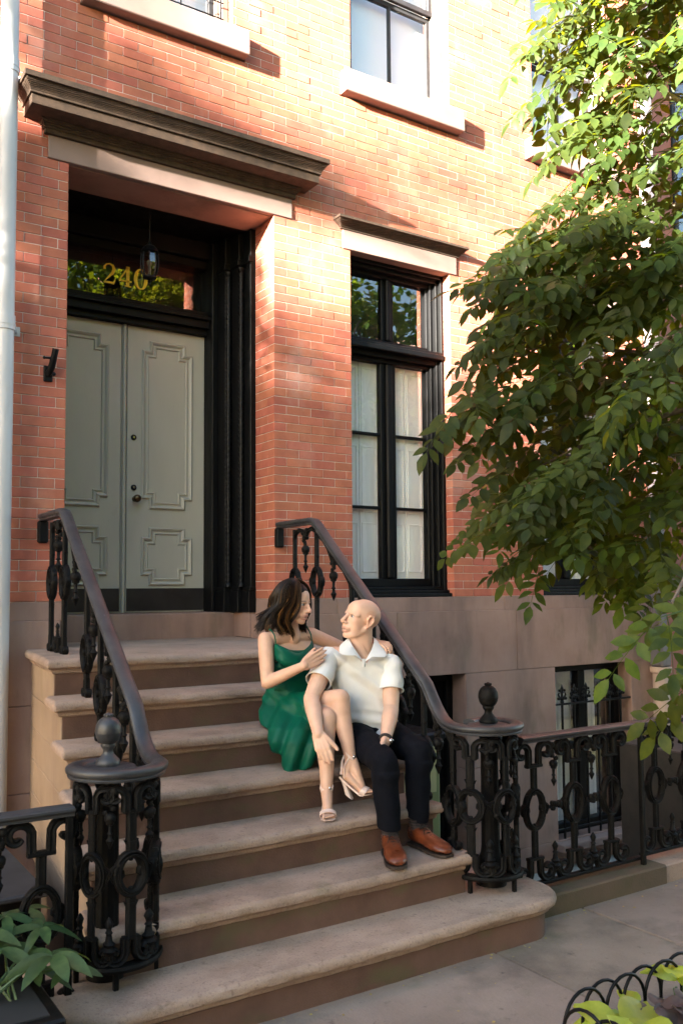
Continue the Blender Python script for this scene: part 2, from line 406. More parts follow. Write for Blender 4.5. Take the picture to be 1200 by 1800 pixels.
rest.build('bricks', G['brick_rest'], house, attr=True)['kind'] = 'stuff'
one('upper_wall', G['far_brick'], house, (HX0, HX1, -.01, .3, ZB + NROW * ch, 10.5), bev=0)
# solid body behind the front so that no light leaks in
one('rear_block', G['dark_room'], house, (HX0, HX1, 1.1, 9, -.7, 10.4), (HX0, HX1, .345, 1.1, ZB + 46 * ch, 10.4), (HX0, HX0 + .12, .345, 1.1, -.7, ZB + 46 * ch),
    (.1, HX1, .36, 1.1, -.74, ZB + 44 * ch), bev=0)

# stone: lintels, cornices, sills
one('door_lintel', G['lintel_stone'], house, (-1.63, .15, -.012, .30, ZB + 44 * ch, ZB + 46 * ch + .02))
def cornice(name, x0, x1, layers, z, k=.75):
    m = MB()
    for a, b, p in layers: m.box(x0 - p * k, x1 + p * (k - .17), -p, .02, z + a, z + b, .002)
    return m.build(name, G['cornice_stone'], house)
def cyma(z0, z1, p0, p1, n=7):
    out = []
    for i in range(n):
        t = (i + .5) / n; q = p0 + (p1 - p0) * (t * t * (3 - 2 * t)); out.append((z0 + (z1 - z0) * i / n, z0 + (z1 - z0) * (i + 1) / n, q))
    return out
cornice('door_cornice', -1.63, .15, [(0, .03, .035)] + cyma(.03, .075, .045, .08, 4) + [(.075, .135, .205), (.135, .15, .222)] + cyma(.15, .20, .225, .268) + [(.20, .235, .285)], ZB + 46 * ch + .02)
for a, b in ((.675, 1.665), (2.685, 3.675)):
    one('window_lintel', G['lintel_stone'], house, (a - .075, b + .07, -.012, .1, ZB + 42 * ch, ZB + 44 * ch + .02))
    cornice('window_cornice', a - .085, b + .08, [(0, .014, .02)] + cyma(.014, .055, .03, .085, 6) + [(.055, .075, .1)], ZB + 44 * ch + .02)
for a, b in UPW:
    one('window_sill', G['lintel_stone'], house, (a - .1, b + .1, -.085, .1, ZB + 61 * ch + .01, ZB + 64 * ch), bev=.006)
    one('window_lintel', G['lintel_stone'], house, (a - .1, b + .1, -.012, .1, ZB + 96 * ch, ZB + 99 * ch))
# brownstone base
band = -.115
for a, b in ((HX0, -1.50), (0.003, .52), (.523, 2.2), (2.203, HX1)):
    one('stone_band', G['brownstone'], house, (a, b, -.02, .3, ZB + band, ZB - .001), bev=.003)
zj = .968
blocks = [(HX0, -1.53, zj, ZB + band, 0), (-.03, 1.05, zj, ZB + band, 0), (1.053, 2.306, zj, ZB + band, 0), (2.309, HX1, zj, ZB + band, 0),
          (-.03, .74, .2, zj - .003, 0), (-.03, .74, -.75, .197, 0), (1.735, 2.752, .2, zj - .003, 0), (1.735, 2.752, -.52, .197, 0), (3.75, HX1, .2, zj - .003, 0), (3.75, HX1, -.52, .197, 0),
          (1.735, HX1, -.75, -.523, -.0), (HX0, -1.53, .45, zj - .003, 0), (HX0, -1.53, -.07, .447, 0), (HX0, -1.53, -.75, -.073, 0)]
for a, b, c, d, e in blocks: one('stone_block', G['brownstone'], house, (a, b, -.05 + random.uniform(-.001, .001), .33, c, d), bev=.003)
one('window_ledge', G['lintel_stone'], house, (2.70, 3.80, -.16, -.04, -.60, -.535), bev=.006)
one('threshold', G['brownstone'], house, (-1.5, -.03, .55, 1.0, ZB - .32, ZB - .10), bev=.008)
one('reveal_plinth', G['brownstone'], house, (-.05, .02, .30, .60, ZB - .285, ZB - .102), (-.012, .02, .30, .5, ZB - .1, ZB), bev=.004)
one('soffit', G['brownstone'], house, (-1.5, 0.0, .03, .36, ZB + 44 * ch - .006, ZB + 44 * ch - .002), bev=0)

# ---- front door
YD = .85
df = MB()
df.box(-.04, .02, .295, .42, ZB - .1, ZB + 2.81, .006); df.box(-.075, .02, .42, .56, ZB - .1, ZB + 2.81, .006); df.box(-.12, .02, .56, .70, ZB - .1, ZB + 2.81, .006)
df.box(-.165, .02, .70, .93, ZB - .1, ZB + 2.81, .006); df.box(-1.5, -1.44, .295, .93, ZB - .1, ZB + 2.81, .006)
for z0, z1, y in ((2.085, 2.13, .80), (2.13, 2.19, .76), (2.19, 2.22, .73), (2.22, 2.27, .79), (2.62, 2.68, .79), (2.68, 2.815, .74)):
    df.box(-1.44, -.16, y, .95, ZB + z0, ZB + z1, .004)
df.box(-1.5, .02, .29, .95, ZB + 2.812, ZB + 2.83); df.box(-1.5, .02, .96, 1.0, ZB - .12, ZB + 2.82)
for z0, z1, e in ((-.1, .06, .018), (.06, .09, .01), (2.55, 2.60, .015)):
    df.box(-.04 - e, .02, .29, .42, ZB + z0, ZB + z1, .004); df.box(-.075 - e, .02, .42 - e, .56, ZB + z0, ZB + z1, .004); df.box(-.12 - e, .02, .56 - e, .70, ZB + z0, ZB + z1, .004)
frame = df.build('door_frame', G['black_wood'], house)
def rope(x, y, r, z0, z1):
    m = MB(); n, k = 18, 150; vs = []; fs = []
    for i in range(k + 1):
        z = z0 + (z1 - z0) * i / k
        for j in range(n):
            a = 2 * math.pi * j / n; q = r * (1 + .22 * math.cos(2 * (a - (z - z0) * 75)))
            vs.append((x + q * math.cos(a), y + q * math.sin(a), z))
    for i in range(k):
        for j in range(n): fs.append((i * n + j, i * n + (j + 1) % n, (i + 1) * n + (j + 1) % n, (i + 1) * n + j))
    m.add(vs, fs); m.lathe([(r * 1.5, z0 - .03), (r * 1.5, z0 - .01), (r * .9, z0 + .005)], (x, y, 0), 12); m.lathe([(r * .9, z1 - .005), (r * 1.5, z1 + .01), (r * 1.5, z1 + .03)], (x, y, 0), 12)
    return m.build('rope_column', G['black_paint'], frame, smooth=50)
rope(-.062, .405, .020, ZB + .12, ZB + 2.5); rope(-.10, .545, .020, ZB + .12, ZB + 2.5)
zt, zb_ = ZB + 2.085, ZB - .098
def leaf(x0, x1, px0, px1, name):
    lf = one(name, G['door_paint'], house, (x0, x1, YD, YD + .05, zb_, zt), bev=.004)
    za = [on_y(292, q, YD).z for q in (893, 607, 1026, 931)]
    def mould(a, b, c, d):
        n1 = .06; n2 = .075
        for off, prof in ((0, [(-.012, 0), (-.012, .012), (-.004, .02), (.006, .014), (.014, .006), (.014, 0)]), (.034, [(-.006, 0), (-.006, .008), (0, .012), (.008, .005), (.008, 0)])):
            A, B, C, D = a + off, b - off, c + off, d - off
            pts = [(A + n1, C), (B - n1, C), (B - n1, C + n2), (B, C + n2), (B, D - n2), (B - n1, D - n2), (B - n1, D), (A + n1, D), (A + n1, D - n2), (A, D - n2), (A, C + n2), (A + n1, C + n2)]
            m = MB(); k = len(pts); vs = []; fs = []
            for i in range(k):
                p0, p1, p2 = Vector(pts[i - 1]), Vector(pts[i]), Vector(pts[(i + 1) % k])
                d1, d2 = (p1 - p0).normalized(), (p2 - p1).normalized(); n1_ = Vector((-d1.y, d1.x)); n2_ = Vector((-d2.y, d2.x)); nn = n1_ + n2_
                nn = nn / max(.3, nn.dot(n1_))
                for s_, h_ in prof: vs.append((p1.x + nn.x * s_, YD - h_ + .001, p1.y + nn.y * s_))
            q = len(prof)
            for i in range(k):
                for j in range(q - 1): fs.append((i * q + j, i * q + j + 1, ((i + 1) % k) * q + j + 1, ((i + 1) % k) * q + j))
            m.add(vs, fs); m.build('panel_moulding', G['door_paint'], lf)
    mould(px0, px1, za[0], za[1]); mould(px0, px1, za[2], za[3])
    one('kick_plate', G['kick_plate'], lf, (x0 + .004, x1 - .004, YD - .006, YD + .002, zb_ + .012, on_y(292, 1034, YD).z), bev=.001)
    return lf
rl = leaf(-.797, -.165, on_y(250, 800, YD).x + .008, on_y(336, 800, YD).x - .008, 'door'); ll = leaf(-1.44, -.845, -1.345, on_y(187, 800, YD).x, 'door')
m = MB(); m.tube([(-.821, YD - .002, zb_), (-.821, YD - .002, zt)], .014, 12); m.box(-.84, -.80, YD + .01, YD + .03, zb_, zt); m.build('astragal', G['door_paint'], ll, smooth=40)
P = on_y(237, 877, YD)
m = MB(); kr = [(.0, -.0), (.022, .0), (.022, .006), (.010, .012), (.010, .03), (.022, .038), (.030, .052), (.028, .066), (.016, .076), (0, .078)]
def lathe_y(mb_, prof, c, n=16):
    vs = []; fs = []; k = len(prof)
    for i in range(n):
        a = 2 * math.pi * i / n
        for r, t in prof: vs.append((c[0] + r * math.cos(a), c[1] - t, c[2] + r * math.sin(a)))
    for i in range(n):
        for j in range(k - 1): fs.append((i * k + j, ((i + 1) % n) * k + j, ((i + 1) % n) * k + j + 1, i * k + j + 1))
    mb_.add(vs, fs)
lathe_y(m, kr, P); m.build('door_knob', G['brass_old'], rl, smooth=50)
for q in (769, 857):
    P = on_y(235, q, YD); m = MB(); lathe_y(m, [(0, 0), (.022, 0), (.022, .007), (.018, .010), (0, .010)], P); lk = m.build('door_lock', G['black_paint'], rl, smooth=40)
    m = MB(); lathe_y(m, [(0, .0105), (.009, .0105), (.009, .014), (0, .014)], P, 10); m.build('lock_cylinder', G['steel'], rl)
tr = one('transom_pane', G['transom_glass'], house, (-1.44, -.16, .83, .835, ZB + 2.27, ZB + 2.62), bev=0)
# gilded house number
def ribbon(mb_, pts, y, t=.004):
    vs = []; fs = []; k = len(pts)
    for i, (x, z, w) in enumerate(pts):
        a = pts[max(0, i - 1)]; b = pts[min(k - 1, i + 1)]; d = Vector((b[0] - a[0], b[1] - a[1])).normalized(); nx, nz = -d.y, d.x
        vs += [(x + nx * w / 2, y, z + nz * w / 2), (x - nx * w / 2, y, z - nz * w / 2), (x + nx * w / 2, y - t, z + nz * w / 2), (x - nx * w / 2, y - t, z - nz * w / 2)]
    for i in range(k - 1):
        o = i * 4; fs += [(o, o + 4, o + 5, o + 1), (o + 2, o + 3, o + 7, o + 6), (o, o + 2, o + 6, o + 4), (o + 1, o + 5, o + 7, o + 3)]
    fs += [(0, 1, 3, 2), (k * 4 - 4, k * 4 - 2, k * 4 - 1, k * 4 - 3)]; mb_.add(vs, fs)
nx0, nz0, nh, nw = -1.0, ZB + 2.372, .152, .098
def dig(name, strokes, x):
    m = MB()
    for st in strokes: ribbon(m, [(x + a * nw, nz0 + b * nh, w * nw) for a, b, w in st], .826)
    m.build(name, G['gold_leaf'], tr)
dig('numeral_two', [[(.12, .70, .2), (.1, .82, .16), (.25, .95, .1), (.5, 1.0, .1), (.75, .93, .18), (.85, .76, .26), (.76, .58, .24), (.5, .38, .14), (.25, .2, .08), (.1, .06, .06)], [(.05, .045, .12), (.5, .06, .16), (.8, .05, .2), (.92, .2, .08), (.95, .30, .04)]], nx0)
dig('numeral_four', [[(.70, 1.0, .12), (.40, .66, .12), (.02, .29, .12)], [(.0, .27, .12), (1.0, .27, .12)], [(.70, 1.02, .26), (.70, .03, .26)], [(.42, .02, .08), (.98, .02, .08)]], nx0 + .122)
dig('numeral_zero', [[(.5 + .42 * math.sin(t), .5 + .5 * math.cos(t), .10 + .19 * abs(math.sin(t)) ** 1.5) for t in [i * 2 * math.pi / 28 for i in range(29)]]], nx0 + .244)

# ---- first floor windows
def tall_window(x0):
    x1 = x0 + .99; c = (x0 + x1) / 2 - .004; m = MB()
    def B(a, b, y0, y1, z0, z1, e=.005): m.box(a, b, y0, y1, ZB + z0, ZB + z1, e)
    for s in (0, 1):                                         # jamb casings in steps
        for w, ya in ((.03, .085), (.055, .12), (.085, .16), (.10, .195)):
            if s: B(x1 - w, x1 + .01, ya, .34, .0, 2.69)
            else: B(x0 - .01, x0 + w, ya, .34, .0, 2.69)
    for z0, z1, ya in ((2.66, 2.70, .085), (2.63, 2.66, .12), (2.60, 2.63, .18)): B(x0, x1, ya, .34, z0, z1)
    for z0, z1, ya in ((.002, .03, .015), (.03, .055, .05), (.055, .085, .10), (.085, .15, .19)): B(x0 + .003, x1 - .003, ya, .34, z0, z1)
    for z0, z1, ya in ((1.90, 1.93, .18), (1.93, 1.97, .13), (1.97, 2.01, .06), (2.01, 2.035, .08), (2.035, 2.09, .19)): B(x0 + .012, x1 - .012, ya, .34, z0, z1)
    B(c - .076, c + .076, .20, .26, .15, 1.9); B(c - .03, c + .03, .175, .26, .15, 1.9, .012)
    B(c - .06, c + .06, .20, .26, 2.09, 2.6); B(c - .022, c + .022, .175, .26, 2.09, 2.6, .01)
    w = m.build('window', G['black_wood'], house)
    gx = [(x0 + .10, c - .076), (c + .076, x1 - .113)]
    for a, b in gx:
        for z in (.72, 1.315): one('glazing_bar', G['black_wood'], w, (a, b, .205, .245, ZB + z - .011, ZB + z + .011), bev=.004)
        for z0, z1 in ((.15, .71), (.73, 1.305), (1.325, 1.90), (2.09, 2.60)): one('pane', G['window_glass'], w, (a - .002, b + .002, .224, .227, ZB + z0, ZB + z1), bev=0)
        k = (a + b) / 2 - .02
        for p, q in ((a - .01, k - .002), (k + .002, b + .01)):
            sh = one('shutter', G['shutter_paint'], w, (p, q, .255, .275, ZB + .14, ZB + 1.91), bev=.004)
            for z0, z1 in ((.20, .60), (.68, 1.22), (1.30, 1.86)):
                mm = MB()
                for f in ((p + .02, q - .02, z0, z0 + .012), (p + .02, q - .02, z1 - .012, z1), (p + .02, p + .03, z0, z1), (q - .03, q - .02, z0, z1)):
                    mm.box(f[0], f[1], .249, .257, ZB + f[2], ZB + f[3], .002)
                mm.build('shutter_panel', G['shutter_paint'], sh)
    return w
tall_window(.675); tall_window(2.685)
def upper_window(x0, guard=False):
    x1 = x0 + 1.0; m = MB(); z0, z1 = ZB + 64 * ch, ZB + 96 * ch
    for a, b in ((x0 - .01, x0 + .05), (x1 - .05, x1 + .01)): m.box(a, b, .07, .2, z0, z1, .006)
    for a, b in ((x0 - .01, x0 + .075), (x1 - .075, x1 + .01)): m.box(a, b, .115, .2, z0, z1, .006)
    m.box(x0, x1, .07, .2, z1 - .05, z1 + .01, .006)
    w = m.build('window', G['upper_trim'], house)
    mr = ZB + 4.97; c = (x0 + x1) / 2; s = MB()
    for a, b, ya in ((z0 + .002, mr, .155), (mr, z1 - .05, .12)):
        yb = ya + .035
        for f in ((x0 + .07, x0 + .115, a, b), (x1 - .115, x1 - .07, a, b), (x0 + .07, x1 - .07, a, a + .045), (x0 + .07, x1 - .07, b - .045, b), (c - .012, c + .012, a, b)): s.box(f[0], f[1], ya + (.001 if f[3] - f[2] > .5 else 0), yb, f[2], f[3], .004)
    s.build('sash', G['frame_grey'], w)
    for a, b, ya in ((z0 + .04, mr - .04, .170), (mr + .04, z1 - .09, .137)): one('pane', G['window_glass'], w, (x0 + .11, x1 - .11, ya, ya + .003, a, b), bev=0)
    one('blind', G['blind'], w, (x0 + .05, x1 - .05, .24, .25, z0, z1), bev=0)
    if guard:
        gm = MB()
        for z in (.10, .22, .34, .46): gm.tube([(x0 + .05, .045, z0 + z), (x1 - .05, .045, z0 + z)], .005, 6)
        for x in (.07, .2, .62, .93): gm.tube([(x0 + x, .045, z0 - .0), (x0 + x, .045, z0 + .5)], .006, 6)
        gm.build('guard_rail', G['black_paint'], w)
for i, (a, b) in enumerate(UPW): upper_window(a, i == 0)
# ---- basement window and the door under the stoop
m = MB()
for f in ((2.752, 2.82, -.535, .968), (3.68, 3.75, -.535, .968), (2.82, 3.68, .90, .968), (2.82, 3.68, -.535, -.44), (3.20, 3.29, -.44, .90), (2.82, 3.68, .20, .26)): m.box(f[0], f[1], .1, .2, f[2], f[3], .005)
bw = m.build('window', G['black_wood'], house)
for a, b in ((2.82, 3.20), (3.29, 3.68)):
    for c, d in ((-.44, .20), (.26, .90)): one('pane', G['window_glass'], bw, (a, b, .14, .143, c, d), bev=0)
one('shutter', G['shutter_paint'], bw, (2.80, 3.54, .215, .225, -.5, .93), bev=0); one('shutter', G['dark_room'], bw, (3.54, 3.72, .25, .26, -.5, .93), bev=0)  # second board is no shutter: near-black colour stands in for the unlit room
m = MB()
for f in ((.74, .80, -.75, .968), (1.67, 1.735, -.75, .968), (.80, 1.67, .90, .968), (.80, 1.67, -.75, -.6)): m.box(f[0], f[1], .12, .2, f[2], f[3], .005)
bd = m.build('basement_door', G['black_wood'], house)
one('door_board', G['black_paint'], bd, (.80, 1.67, .17, .2, -.6, .90))
# ---------------------------------------------------------------- stoop
TR, TD = .1863, .2613; ZL = ZB - .285; RY0 = -.940
def tz(k): return ZL - TR * k
def ry(k): return RY0 - TD * k
stoop = thing('stoop', 'wide brownstone stoop of seven steps with rounded nosings leading to the door', 'steps', (-.95, -2.4, 0))
def XL(y): return -1.735 + .125 * y
def xl(y): return XL(y)
def xr(y): return .0 + .06 * y
NOSE = [(-.0, -.024), (-.003, -.012), (-.013, -.003), (-.027, 0), (-.042, -.004), (-.05, -.014), (-.053, -.027), (-.060, -.031), (-.072, -.034), (-.078, -.042)]
def slab(name, x0, x1, yf, yb, ztop, rc, mat_, parent, back_over=0.0, prof=NOSE):
    """rounded-front slab with a moulded edge on front and both ends"""
    m = MB(); rings = []
    for dz, d in prof:
        a, b, f = x0 - d, x1 + d, yf - d; r = max(.004, rc + d); ring = [(a, yb)]
        n = 6
        ys = [yb + (f + r - yb) * i / 4 for i in range(1, 4)]
        ring += [(a, q) for q in ys]
        for i in range(n + 1):
            t = math.pi + math.pi / 2 * i / n; ring.append((a + r + r * math.cos(t), f + r + r * math.sin(t)))
        ring += [(a + r + (b - a - 2 * r) * i / 70, f) for i in range(1, 70)]
        for i in range(n + 1):
            t = 1.5 * math.pi + math.pi / 2 * i / n; ring.append((b - r + r * math.cos(t), f + r + r * math.sin(t)))
        ring += [(b, q) for q in ys[::-1]]; ring.append((b, yb)); rings.append([(p[0], p[1], ztop + dz) for p in ring])
    k = len(rings[0]); vs = [p for r in rings for p in r]; fs = []
    for i in range(len(rings) - 1):
        for j in range(k): fs.append((i * k + j, i * k + (j + 1) % k, (i + 1) * k + (j + 1) % k, (i + 1) * k + j))
    # worn edges
    vs = [(x + .004 * noise.noise(Vector((x * 3, y * 3, z * 9))), y + .006 * noise.noise(Vector((x * 2.2, y * 3, z * 5 + 4))) + .0035 * noise.noise(Vector((x * 17, 2, z * 40))) + .010 * max(0, noise.noise(Vector((x * 6, 8.5 + ztop * 9, z * 12))) - .45), z + .0035 * noise.noise(Vector((x * 2.6, y * 5, 9))) - (.005 * math.exp(-((x + 1.0) / .45) ** 2)) + .002 * noise.noise(Vector((x * 15, y * 15, ztop * 7)))) for x, y, z in vs]
    fs.append(tuple(range(k))); fs.append(tuple((len(rings) - 1) * k + j for j in range(k))[::-1]); m.add(vs, fs)
    return m.build(name, mat_, parent, smooth=35)
for k in range(7):
    yf = ry(k) - .04; yb = (ry(k - 1) + .003) if k else .545
    if k < 6:
        if k == 0:
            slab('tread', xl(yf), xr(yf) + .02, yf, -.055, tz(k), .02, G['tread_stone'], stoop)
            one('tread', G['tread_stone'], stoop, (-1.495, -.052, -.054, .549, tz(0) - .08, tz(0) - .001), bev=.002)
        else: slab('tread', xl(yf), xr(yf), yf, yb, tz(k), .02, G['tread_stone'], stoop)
        a, b = xl(ry(k)) + .045, xr(ry(k)) - .045
    else:
        slab('tread', -2.19, .235, yf, -1.95, tz(k), .2, G['tread_stone'], stoop); a, b = -2.12, .165
    z1 = tz(k) - .078; z0 = (tz(k + 1) - .078) if k < 5 else -.75
    if k == 5: z0 = tz(6) - .078
    if k < 6:
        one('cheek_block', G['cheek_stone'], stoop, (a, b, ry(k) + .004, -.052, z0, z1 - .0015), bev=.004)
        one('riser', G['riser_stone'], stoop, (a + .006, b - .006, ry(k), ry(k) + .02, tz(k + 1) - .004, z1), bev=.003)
    else:
        m = MB(); mm = slab('base_block', a - .0, b + .0, ry(6), -1.99, tz(6) - .078, .15, G['riser_stone'], stoop, prof=[(0, 0), (-.109, 0), (-.3, 0)])
        one('cheek_block', G['cheek_stone'], stoop, (xl(-2) + .05, xr(-2) - .05, -2.24, -.056, -.75, tz(6) - .0785), bev=.004)

for o in list(stoop.children):                       # the left cheek splays a little towards the street
    if o.name.startswith('base_block') or max(v.co.y for v in o.data.vertices) - min(v.co.y for v in o.data.vertices) < .03: continue
    W = [v.co + OFF[stoop.name] for v in o.data.vertices]; ymin = min(p.y for p in W); x0_ = min(p.x for p in W); x1_ = max(p.x for p in W)
    if x0_ < -2.1 or x0_ > -1.6: continue
    for v, p in zip(o.data.vertices, W): v.co.x += (XL(p.y) - XL(ymin)) * max(0, min(1, (x1_ - p.x) / (x1_ - x0_)))
# ---------------------------------------------------------------- ironwork
IR = G['cast_iron']
def arc(c, r0, r1, a0, a1, n=14):
    return [(c[0] + (r0 + (r1 - r0) * i / n) * math.cos(a0 + (a1 - a0) * i / n), c[1] + (r0 + (r1 - r0) * i / n) * math.sin(a0 + (a1 - a0) * i / n)) for i in range(n + 1)]
class Iron:
    """flat cast-iron pattern drawn in (s, z) with a thickness, mapped by fn(s, z, d) into the world"""
    def __init__(s, fn): s.fn = fn
    def strip(s, mb_, pts, w, t, flute=True):
        """swept bar: w in plane, t across; rounded section"""
        n = len(pts); ws = w if isinstance(w, list) else [w] * n; vs = []; fs = []
        sec = [(-.5, -.3), (-.3, -.5), (.3, -.5), (.5, -.3), (.5, .3), (.3, .5), (0, .36 if flute else .5), (-.3, .5), (-.5, .3)]; m = len(sec)
        for i in range(n):
            a = pts[max(0, i - 1)]; b = pts[min(n - 1, i + 1)]; dx, dz = b[0] - a[0], b[1] - a[1]; L = math.hypot(dx, dz) or 1; nx, nz = -dz / L, dx / L
            for p, q in sec: vs.append(s.fn(pts[i][0] + nx * p * ws[i], pts[i][1] + nz * p * ws[i], -q * t))
        for i in range(n - 1):
            for j in range(m): fs.append((i * m + j, i * m + (j + 1) % m, (i + 1) * m + (j + 1) % m, (i + 1) * m + j))
        fs += [tuple(range(m))[::-1], tuple((n - 1) * m + j for j in range(m))]; mb_.add(vs, fs)
    def lathe(s, mb_, prof, sx, z0, n=8):
        """turned piece standing on (sx, z0): prof (r, dz)"""
        k = len(prof); vs = []; fs = []
        for i in range(n):
            a = 2 * math.pi * i / n
            for r, dz in prof: vs.append(s.fn(sx + r * math.cos(a), z0 + dz, r * math.sin(a)))
        for i in range(n):
            for j in range(k - 1): fs.append((i * k + j, ((i + 1) % n) * k + j, ((i + 1) % n) * k + j + 1, i * k + j + 1))
        fs.append(tuple(i * k for i in range(n))[::-1]); fs.append(tuple(i * k + k - 1 for i in range(n))); mb_.add(vs, fs)
    def knob(s, mb_, sx, z, r, d=0, n=5):
        vs = []; fs = []
        for i in range(1, n):
            t = math.pi * i / n
            for j in range(2 * n): a = math.pi * j / n; vs.append(s.fn(sx + r * math.sin(t) * math.cos(a), z + r * math.cos(t), d + r * math.sin(t) * math.sin(a)))
        M2 = 2 * n
        for i in range(n - 2):
            for j in range(M2): fs.append((i * M2 + j, (i + 1) * M2 + j, (i + 1) * M2 + (j + 1) % M2, i * M2 + (j + 1) % M2))
        fs.append(tuple(range(M2))); fs.append(tuple((n - 2) * M2 + j for j in range(M2))[::-1]); mb_.add(vs, fs)
PEND = [(.001, -.115), (.008, -.098), (.012, -.088), (.006, -.080), (.005, -.070), (.009, -.066), (.005, -.060), (.006, -.040), (.012, -.036), (.012, -.030), (.016, -.026), (.018, -.012), (.013, -.004), (.008, 0)]
FINI = [(.016, 0), (.022, .012), (.014, .022), (.018, .032), (.011, .04), (.008, .062), (.012, .066), (.007, .074), (.009, .082), (.013, .094), (.008, .106), (.001, .116)]
def oval(ir, m, s, z, rw, rh, rnd_):
    ring = [(s + rw * math.cos(t), z + rh * math.sin(t)) for t in [i * 2 * math.pi / 26 for i in range(27)]]
    ir.strip(m, ring, .029, .034)
    ring2 = [(s + (rw - .004) * math.cos(t), z + (rh - .004) * math.sin(t)) for t in [i * 2 * math.pi / 26 for i in range(27)]]
    ir.strip(m, ring2, .008, .042, False)
    for sg in (-1, 1):
        for k in range(7):
            a = -.75 + 1.5 * k / 6; q = rnd_.uniform(.95, 1.12)
            ir.knob(m, s + sg * (rw * q) * math.cos(a), z + rh * q * math.sin(a), rnd_.uniform(.011, .016), rnd_.uniform(-.008, .004), 4)
        ir.strip(m, [(s + sg * (rw - .004), z + .03), (s + sg * (rw - .018), z + .012), (s + sg * (rw - .02), z - .004), (s + sg * (rw - .008), z - .02)], [.006, .012, .012, .004], .02)
        ir.strip(m, [(s + sg * (rw + .004), z + .034), (s + sg * (rw + .022), z + .018), (s + sg * (rw + .026), z), (s + sg * (rw + .014), z - .03)], [.005, .013, .014, .004], .03)
    ir.knob(m, s, z - rh + .018, .009); ir.knob(m, s, z + rh - .018, .009)
def collar(ir, m, s, z, w=.03, t=.03):
    for q, h in ((.74, .010), (1.0, .0), (.74, -.010)): ir.strip(m, [(s, z + h - .005), (s, z + h + .005)], w * q, t * q, False)
    for sg in (-1, 1): ir.strip(m, [(s + sg * w * .35, z - .006), (s + sg * w * .65, z + .01)], [.012, .003], .016)
def stair_baluster(ir, root, s, zfoot, zrail, zov, rnd_, foot=True):
    """one bar with its oval and the double-scroll foot"""
    b = MB(); rw, rh = .062, .088; zo = zov
    ir.strip(b, [(s, zrail), (s, zo + rh - .006)], .030, .028); collar(ir, b, s, zo + rh + .075)
    o = b.build('baluster', IR, root, smooth=45)
    b = MB(); ir.strip(b, [(s, zo - rh + .006), (s, zfoot + .045)], .030, .028); collar(ir, b, s, zo - rh - .04); b.build('lower_bar', IR, o, smooth=45)
    b = MB(); oval(ir, b, s, zo, rw, rh, rnd_); b.build('oval_ring', IR, o, smooth=50)
    b = MB()
    for sg in (-1, 1):
        pts = [(s + sg * .006, zfoot + .095), (s + sg * .007, zfoot + .05)] + [(s + sg * (.032 + p[0]), zfoot + .028 + p[1]) for p in arc((0, 0), .026, .008, math.pi, math.pi * 2.9, 16)]
        ir.strip(b, pts, [.012] + [.014] * (len(pts) - 2) + [.008], .03); ir.knob(b, s + sg * .033, zfoot + .028, .009, 0, 4)
    b.build('scroll_foot', IR, o, smooth=50)
    return o
def pendant(ir, root, s, z, slope, width):
    """hanging drop with a pair of curls below the rail"""
    b = MB()
    for sg in (-1, 1):
        h = -sg * 0
        pts = [(s + sg * width * .5, z + slope * sg * width * .5 - .09), (s + sg * width * .47, z + slope * sg * width * .47 - .03), (s + sg * width * .30, z + slope * sg * width * .3 - .006), (s + sg * width * .14, z + slope * sg * width * .14 - .014), (s + sg * .014, z - .05), (s + sg * .02, z - .07), (s + sg * .030, z - .058)]
        ir.strip(b, pts, [.020, .026, .028, .026, .018, .014, .008], .026)
    for i in range(14): ir.knob(b, s + random.uniform(-.034, .034) * (1 - i / 18), z - .012 - i * .010, .021 - i * .0008, random.uniform(-.01, .01), 4)
    ir.lathe(b, [(r * 1.75, d * 1.6) for r, d in PEND], s, z - .115); b.build('pendant', IR, root, smooth=50)
RAILP = [(a * .64, b * .74) for a, b in [(-.036, -.032), (.036, -.032), (.040, -.022), (.034, -.016), (.047, -.006), (.052, .006), (.050, .018), (.040, .026), (.020, .031), (0, .033), (-.020, .031), (-.040, .026), (-.050, .018), (-.052, .006), (-.047, -.006), (-.034, -.016), (-.040, -.022)]]
ZR = ZB - .622                                      # centre of the level rail over the newels
